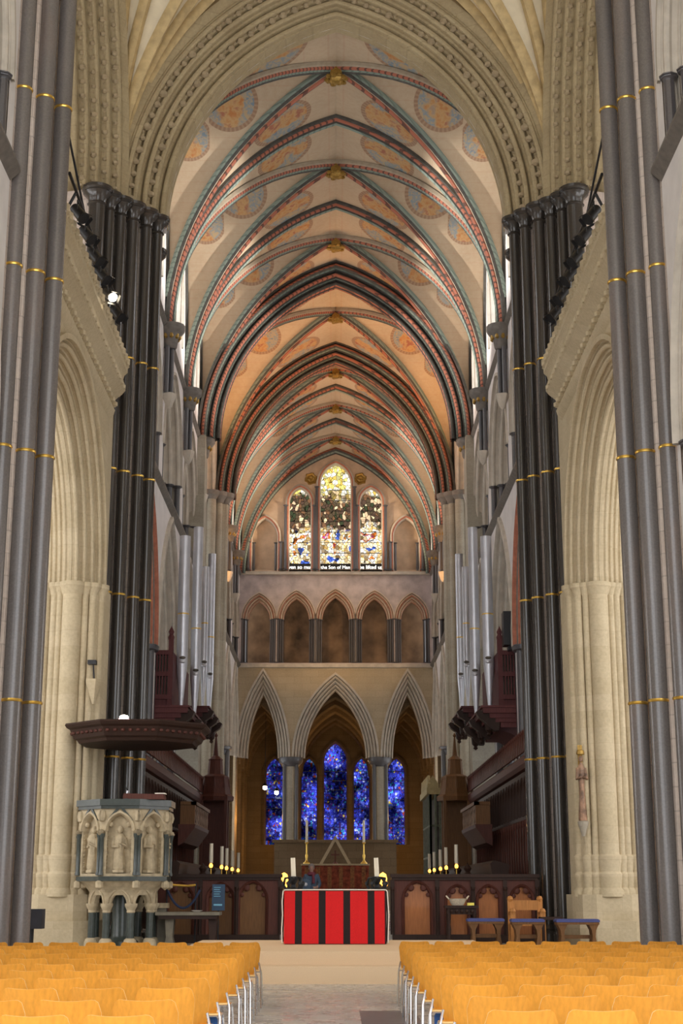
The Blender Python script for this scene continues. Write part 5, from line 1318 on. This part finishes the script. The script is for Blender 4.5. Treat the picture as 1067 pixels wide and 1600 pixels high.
# ------------------------------------------------------------------ organ
for s, nm in ((-1, 'left'), (1, 'right')):
    r = thing('organ_case', 'tall silver organ pipes on a dark carved bracket, %s side of the choir' % nm, 'organ', (s * 5.0, 46, 6.8))
    pip = [(4.78, 45.6, 6.82, 12.35, .175), (4.62, 48.3, 6.82, 13.3, .165), (4.68, 52.0, 7.66, 12.75, .125), (4.72, 55.0, 7.66, 13.9, .15)]
    for k, (x, y, z0, z1, rad) in enumerate(pip):
        b = MB(); b.lathe((s * x, y, 0), [(rad * .3, z0), (rad * .42, z0 + .3), (rad * .95, z0 + 1.35), (rad, z0 + 1.45), (rad, z1), (rad * .9, z1), (rad * .9, z1 - .3)], 20); p = b.build('pipe', 'tin', r)
        b = MB(); b.lathe((s * x, y, z0 + 3.0), [(rad, 0), (rad + .006, .01), (rad + .006, .03), (rad, .04)], 20); b.build('gilt_band', 'gold', p)
        b = MB(); b.ball((s * x - s * .03, y - rad * .93, z0 + 1.62), .10, 0, 10, (1, .4, .55)); b.build('pipe_mouth', 'dark', p)
        b = MB(); b.ball((s * x - s * .03, y - rad * .98, z0 + 1.50), .095, 0, 12, (1, .5, .62)); b.build('lower_lip', 'tin', p)
    # case side with louvres
    b = MB(); P = lambda x, z, w: (s * x, 44.6 + w, z)
    x0, x1 = 4.95, 5.95
    b.box(*sorted((s * x0, s * x1)), 44.75, 49.5, 6.4, 8.5); b.box(*sorted((s * 4.95, s * 5.1)), 44.6, 44.75, 6.4, 8.95); b.box(*sorted((s * 5.8, s * 5.95)), 44.6, 44.75, 6.4, 8.6)
    for z in (6.4, 7.05, 7.75, 8.4): b.box(*sorted((s * x0, s * x1)), 44.58, 44.75, z, z + .14)
    b.box(*sorted((s * x0, s * x1)), 44.66, 44.75, 6.4, 7.05)
    b.build('case_side', 'purplewood', r, smooth=False)
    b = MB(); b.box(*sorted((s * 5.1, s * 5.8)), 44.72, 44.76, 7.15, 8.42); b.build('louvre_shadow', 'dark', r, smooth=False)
    for k in range(8):
        b = MB(); x = 5.15 + k * .088; b.box(*sorted((s * x, s * (x + .04))), 44.6, 44.7, 7.15, 8.42); b.build('louvre_bar', 'purplewood', r, smooth=False)
    b = MB(); b.lathe((s * 5.03, 44.68, 8.98), [(.09, -.1), (.10, -.02), (.06, .06), (.09, .14), (.03, .26), (0, .34)], 8); b.build('finial', 'purplewood', r)
    # bracket
    for (ya, yb, zo) in ((44.3, 49.0, .12), (51.3, 55.4, .95)):
        b = MB()
        for (xi, z0, z1, d) in ((4.95, 6.05, 6.2, 0), (4.8, 6.2, 6.32, .06), (4.62, 6.32, 6.46, .12), (4.42, 6.46, 6.62, .2), (4.36, 6.62, 6.68, .24)):
            b.box(*sorted((s * xi, s * 6.0)), ya - d, yb + d, z0 + zo, z1 + zo)
        b.build('bracket_cornice', 'purplewood', r, smooth=False)
        for y in (ya - .05, (ya + yb) / 2, yb - .3):
            b = MB(); b.extrude([(4.9, 5.95), (4.75, 5.95), (4.6, 6.05), (4.5, 6.2), (4.3, 6.34), (4.22, 6.5), (4.3, 6.56), (4.95, 6.4)], lambda a, z, w: (s * a, y + w, z + zo), 0, .35)
            b.lathe((s * 4.62, y + .17, 5.78 + zo), [(0, 0), (.08, .06), (.05, .12), (.12, .2), (.14, .4)], 10)
            b.build('carved_bracket', 'darkwood', r, smooth=False)
    b = MB()
    for i in range(8):
        a0, a1 = i / 8 * pi / 2, (i + 1) / 8 * pi / 2
        f = lambda a: (5.95 - 1.1 * (1 - cos(a)), 4.9 + 1.2 * sin(a))
        (xa, za), (xb, zb) = f(a0), f(a1)
        b.quad((s * xa, 44.5, za), (s * xa, 47.5, za), (s * xb, 47.5, zb), (s * xb, 44.5, zb))
    b.build('cove', 'purplewood', r)
b = MB(); b.extrude([(-.27, 8.62), (.27, 8.62), (.30, 9.65), (-.27, 9.65)], lambda a, z, w: (5.36 + a, 44.0 + w, z), 0, .5)
r = thing('loudspeaker', 'black box loudspeaker on top of the right organ case', 'speaker', (5.36, 44.25, 8.62))
b.build('cabinet', 'black', r, smooth=False)
b = MB(); b.box(5.25, 5.5, 44.2, 44.6, 8.5, 8.62); b.build('bracket', 'iron', r, smooth=False)

# ------------------------------------------------------------------ stage lights on the strainer parapets
def lampunit(x, y, z, s, lit, lab, tilt):
    r = thing('spotlight', lab, 'spotlight', (x, y, z), 'spotlights on the parapet rails')
    d = Vector((-s * .55, -.35 if not lit else -.75, -.75)).normalized()
    c = Vector((x, y, z - .1)); b = MB()
    b.tube([c - d * .2, c - d * .17, c + d * .02, c + d * .2, c + d * .24], [.06, .1, .115, .12, .13], 12); b.build('body', 'black', r)
    b = MB(); b.tube([c + d * .235, c + d * .243], .105, 12); b.build('lens', 'lamp' if lit else 'iron', r)
    b = MB(); b.tube([(x, y - .14, z - .1), (x, y - .14, z + .1), (x, y + .14, z + .1), (x, y + .14, z - .1)], .014, 6); b.tube([(x, y, z + .08), (x, y, z + .2)], .02, 6); b.build('yoke', 'black', r)
    b = MB(); e = c + d * .3
    n1 = d.cross(Vector((0, 0, 1))).normalized(); n2 = d.cross(n1)
    for q in (-1, 1):
        b.quad(c + d * .24 + n1 * q * .12 - n2 * .1, c + d * .24 + n1 * q * .12 + n2 * .1, e + n1 * q * .15 + n2 * .1, e + n1 * q * .15 - n2 * .1)
        b.quad(c + d * .24 + n2 * q * .12 - n1 * .1, c + d * .24 + n2 * q * .12 + n1 * .1, e + n2 * q * .15 + n1 * .1, e + n2 * q * .15 - n1 * .1)
    b.build('barn_door', 'black', r, smooth=False)
for s, nm in ((-1, 'left'), (1, 'right')):
    r = thing('lighting_rail', 'black lighting rail with thin stays along the %s parapet' % nm, 'rail', (s * 5.3, 29, 14.34), None)
    b = MB(); b.tube([(s * 5.2, 26.2, 15.0), (s * 5.2, 33.4, 15.0)], .035, 8); b.build('rail', 'black', r)
    for y in (27.0, 29.6, 32.2): b = MB(); b.tube([(s * 5.5, y, 14.34), (s * 5.2, y, 15.0)], .03, 6); b.build('post', 'black', r)
    b = MB(); b.tube([(s * 5.2, 28.0, 15.0), (s * 5.4, 26.4, 16.4)], .025, 6); b.build('stay', 'black', r)
    ys = (27.3, 28.3, 29.4, 30.4, 31.5, 32.6)
    for k, y in enumerate(ys):
        lit = s < 0 and k == 4
        lampunit(s * 5.2, y, 14.80, s, lit, ('lit white spotlight' if lit else 'black unlit spotlight') + ' on the %s parapet rail, %s from the near end' % (nm, ORD[k]), 0)

# carved corbel head on the left strainer pier
r = thing('corbel', 'small carved stone corbel with a dark fitting on the left pale pier', 'corbel', (-5.72, 34.8, 6.2))
b = MB(); b.lathe((-5.72, 34.82, 6.0), [(.03, -.3), (.1, -.1), (.16, .1), (.2, .2), (.2, .28)], 10, wob=lambda a, z: .1 * sin(4 * a)); b.build('bracket', 'creamlit', r)
b = MB(); b.box(-5.86, -5.66, 34.6, 34.8, 6.62, 6.72); b.tube([(-5.72, 34.8, 6.3), (-5.74, 34.72, 6.65)], .02, 6); b.build('fitting', 'black', r)

# ------------------------------------------------------------------ visitor in the choir
def skin_mesh(name, verts, edges, radii, mat, parent, sub=2, root=0):
    o0 = ORG[parent.name]
    me = bpy.data.meshes.new(name); me.from_pydata([tuple(Vector(v) - o0) for v in verts], edges, [])
    o = bpy.data.objects.new(name, me); COL.objects.link(o); o.parent = parent; ORG[o.name] = o0
    md = o.modifiers.new('skin', 'SKIN'); md.use_smooth_shade = True
    for i, rr in enumerate(radii):
        sv = me.skin_vertices[0].data[i]; sv.radius = rr if isinstance(rr, tuple) else (rr, rr); sv.use_root = (i == root)
    ss = o.modifiers.new('sub', 'SUBSURF'); ss.levels = sub; ss.render_levels = sub
    dg = bpy.context.evaluated_depsgraph_get(); m2 = bpy.data.meshes.new_from_object(o.evaluated_get(dg))
    o.modifiers.clear(); o.data = m2; m2.materials.clear(); m2.materials.append(M[mat])
    m2.polygons.foreach_set('use_smooth', [True] * len(m2.polygons)); return o
PX, PY, PZ = -.72, 46.0, ZF2
pr_ = thing('person', 'person in a blue coat and mauve scarf standing in the choir, seen over the altar', 'person', (PX, PY, PZ))
def pv(x, y, z): return (PX + x, PY + y, PZ + z)
V = [pv(0, 0, .93), pv(0, 0, 1.1), pv(0, -.01, 1.3), pv(0, 0, 1.42), pv(0, -.01, 1.50), pv(0, -.03, 1.58), pv(0, -.02, 1.66),
     pv(-.17, 0, 1.37), pv(-.24, .0, 1.12), pv(-.16, -.2, 1.02), pv(-.10, -.27, 1.04), pv(.17, 0, 1.37), pv(.24, .0, 1.12), pv(.16, -.2, 1.02), pv(.10, -.27, 1.04),
     pv(-.09, 0, .86), pv(-.10, -.01, .48), pv(-.10, .02, .09), pv(-.11, -.12, .045), pv(.09, 0, .86), pv(.10, -.01, .48), pv(.10, .02, .09), pv(.11, -.12, .045)]
E = [(0, 1), (1, 2), (2, 3), (3, 4), (4, 5), (5, 6), (2, 7), (7, 8), (8, 9), (9, 10), (2, 11), (11, 12), (12, 13), (13, 14), (0, 15), (15, 16), (16, 17), (17, 18), (0, 19), (19, 20), (20, 21), (21, 22)]
RD = [(.15, .11), (.13, .1), (.15, .1), .06, .055, (.075, .09), (.07, .085), .06, .05, .04, .032, .06, .05, .04, .032, .09, .065, .045, .04, .09, .065, .045, .04]
skin_mesh('body', V, E, RD, 'skin', pr_)
for q in (-1, 1):
    vv = [pv(q * .10, -.27, 1.04)]; ee = []; rr = [.028]
    for f, (dx, ln) in enumerate(((-.03, .07), (-.01, .085), (.01, .08), (.03, .065))):
        a = len(vv); vv += [pv(q * .10 + dx * .6, -.30, 1.03), pv(q * .10 + dx, -.30 - ln * .6, 1.015), pv(q * .10 + dx, -.30 - ln * .8, .985)]; rr += [.011, .009, .008]; ee += [(0, a), (a, a + 1), (a + 1, a + 2)]
    a = len(vv); vv += [pv(q * .10 - q * .04, -.285, 1.05), pv(q * .10 - q * .055, -.32, 1.045)]; rr += [.011, .009]; ee += [(0, a), (a, a + 1)]
    skin_mesh('hand', vv, ee, rr, 'skin', pr_, 1)
CV = [pv(0, 0, .80), pv(0, 0, 1.05), pv(0, 0, 1.28), pv(0, 0, 1.41), pv(-.18, 0, 1.37), pv(-.25, .01, 1.12), pv(-.18, -.17, 1.02), pv(.18, 0, 1.37), pv(.25, .01, 1.12), pv(.18, -.17, 1.02), pv(0, 0, .62)]
skin_mesh('coat', CV, [(10, 0), (0, 1), (1, 2), (2, 3), (2, 4), (4, 5), (5, 6), (2, 7), (7, 8), (8, 9)], [(.20, .15), (.17, .13), (.18, .125), .08, .08, .068, .055, .08, .068, .055, (.22, .16)], 'coat', pr_)
TV = [pv(0, 0, .85), pv(-.10, 0, .8), pv(-.10, -.01, .48), pv(-.10, .02, .12), pv(.10, 0, .8), pv(.10, -.01, .48), pv(.10, .02, .12)]
skin_mesh('trousers', TV, [(0, 1), (1, 2), (2, 3), (0, 4), (4, 5), (5, 6)], [.12, .1, .078, .062, .1, .078, .062], 'trouser', pr_)
b = MB(); b.lathe(pv(0, -.005, 1.37), [(.10, 0), (.14, .03), (.13, .08), (.085, .12)], 18, wob=lambda a, z: .06 * sin(5 * a + 30 * z)); b.tube([pv(.04, -.12, 1.42), pv(.06, -.145, 1.3), pv(.06, -.15, 1.15)], [.04, .045, .05], 8); b.build('scarf', 'scarf', pr_)
b = MB(); b.ball(pv(0, .015, 1.635), .105, 0, 14, (.92, 1.02, 1.05)); b.build('hair', 'hair', pr_)
b = MB(); hy = -.095
b.ball(pv(0, hy - .03, 1.585), .018, 0, 8, (.8, 1, 1.4))
b.ball(pv(0, -.03, 1.59), .085, 0, 14, (.84, 1.0, 1.15))
for q in (-1, 1): b.ball(pv(q * .082, -.02, 1.59), .024, 0, 8, (.5, .9, 1.3))
b.build('head', 'skin', pr_)
b = MB()
for q in (-1, 1): b.ball(pv(q * .03, -.108, 1.605), .009, 0, 8)
b.build('eye', 'black', pr_)
b = MB(); b.ball(pv(0, -.108, 1.545), .02, 0, 8, (1, .4, .3)); b.build('mouth', 'scarf', pr_)
b = MB()
for q in (-1, 1): b.extrude([(-.13, 0), (.14, 0), (.15, .05), (.05, .1), (-.05, .12), (-.13, .06)], lambda a, z, w, q=q: pv(q * .105 + w, -a * .95 - .06 + .0, z), -.045, .045)
b.build('shoe', 'black', pr_)
r = thing('bag', 'round pale-centred blue bag held in front of the person in the choir', 'bag', (PX - .17, PY - .36, PZ + 1.0))
b = MB(); b.lathe((0, 0, 0), [(0, -.06), (.14, -.06), (.17, -.02), (.17, .03), (.13, .06), (0, .065)], 18); b.v = [(PX - .17 + x, PY - .38 - z, PZ + 1.12 + y) for x, y, z in b.v]; b.build('bag_body', 'coat', r)
b = MB(); b.ball((PX - .17, PY - .445, PZ + 1.12), .06, 0, 10, (1, .25, 1)); b.build('badge', 'tin', r)

# ------------------------------------------------------------------ light
w = bpy.data.worlds.new('sky'); SC.world = w; w.use_nodes = True
nt = w.node_tree; nt.nodes.clear(); out = nt.nodes.new('ShaderNodeOutputWorld'); bg = nt.nodes.new('ShaderNodeBackground')
bg.inputs[0].default_value = (.93, .96, 1.0, 1); bg.inputs[1].default_value = 2.5; nt.links.new(bg.outputs[0], out.inputs[0])
def light(kind, name, loc, energy, col, size=.3, tgt=None, spot=None):
    l = bpy.data.lights.new(name, kind); l.energy = energy; l.color = col
    if kind == 'AREA': l.size = size
    else: l.shadow_soft_size = size
    if spot: l.spot_size = R(spot); l.spot_blend = .6
    o = bpy.data.objects.new(name, l); COL.objects.link(o); o.location = loc
    if tgt: o.rotation_euler = (Vector(tgt) - Vector(loc)).to_track_quat('-Z', 'Y').to_euler()
    return o
WARM = (1, .62, .28)
for s in (-1, 1):
    light('SPOT', 'transept_floodlight', (s * 6.4, 60.4, 17.0), 1500, (1, .52, .2), .4, (-s * 2.2, 60.4, 26), 110)
    light('SPOT', 'presbytery_floodlight', (s * 4.9, 66.8, 14.2), 700, (1, .52, .2), .3, (s * 3.6, 74.0, 24), 80)
    light('POINT', 'retrochoir_lamp', (s * 5.3, 86.5, 5.5), 130, (1, .55, .16), .2)
    light('POINT', 'retrochoir_lamp', (s * 3.3, 94.0, 4.2), 90, (1, .55, .16), .2)
    light('SPOT', 'gallery_floodlight', (s * 3.2, 74.0, 15.0), 380, WARM, .3, (s * 1.4, 82.6, 15.4), 60)
for s in (-1, 1):
    for y, e, c in ((43.8, 4200, (1, .95, .90)), (50.0, 5200, (1, .93, .86)), (55.9, 3800, (1, .90, .80)), (70.4, 5200, (1, .88, .76)), (75.9, 5200, (1, .85, .70)), (80.2, 2600, (1, .75, .5))):
        light('SPOT', 'haunch_highlight_spot', (-s * 5.15, y - 2.4, 19.15), e, c, .12, (s * 4.5, y - .2, 22.0), 36)  # unseen spots added to put highlights on the opposite vault haunches
light('POINT', 'retrochoir_lamp', (0, 89.0, 8.5), 60, (1, .6, .22), .3)
light('SPOT', 'stage_light', (-5.0, 31.5, 14.6), 900, (1, .88, .7), .1, (0, 27.2, .6), 30)
light('SPOT', 'stage_light', (5.0, 30.4, 14.6), 900, (1, .88, .7), .1, (0, 27.2, .6), 30)

# ------------------------------------------------------------------ camera
cam = bpy.data.cameras.new('camera'); co = bpy.data.objects.new('camera', cam); COL.objects.link(co)
cam.sensor_fit = 'VERTICAL'; cam.sensor_height = 24; cam.lens = 2300 / 1600 * 24; cam.clip_end = 400
co.location = (0, 0, 1.45); co.rotation_euler = (R(90 + 14.4), 0, -9.5 / 2300)
SC.camera = co
SC.view_settings.view_transform = 'Standard'; SC.view_settings.look = 'None'; SC.view_settings.gamma = 1
SC.view_settings.exposure = 0.5; SC.view_settings.use_curve_mapping = False
SC.cycles.use_denoising = True
SC.cycles.max_bounces = 8; SC.cycles.diffuse_bounces = 6; SC.cycles.glossy_bounces = 3
SC.cycles.sample_clamp_indirect = 8
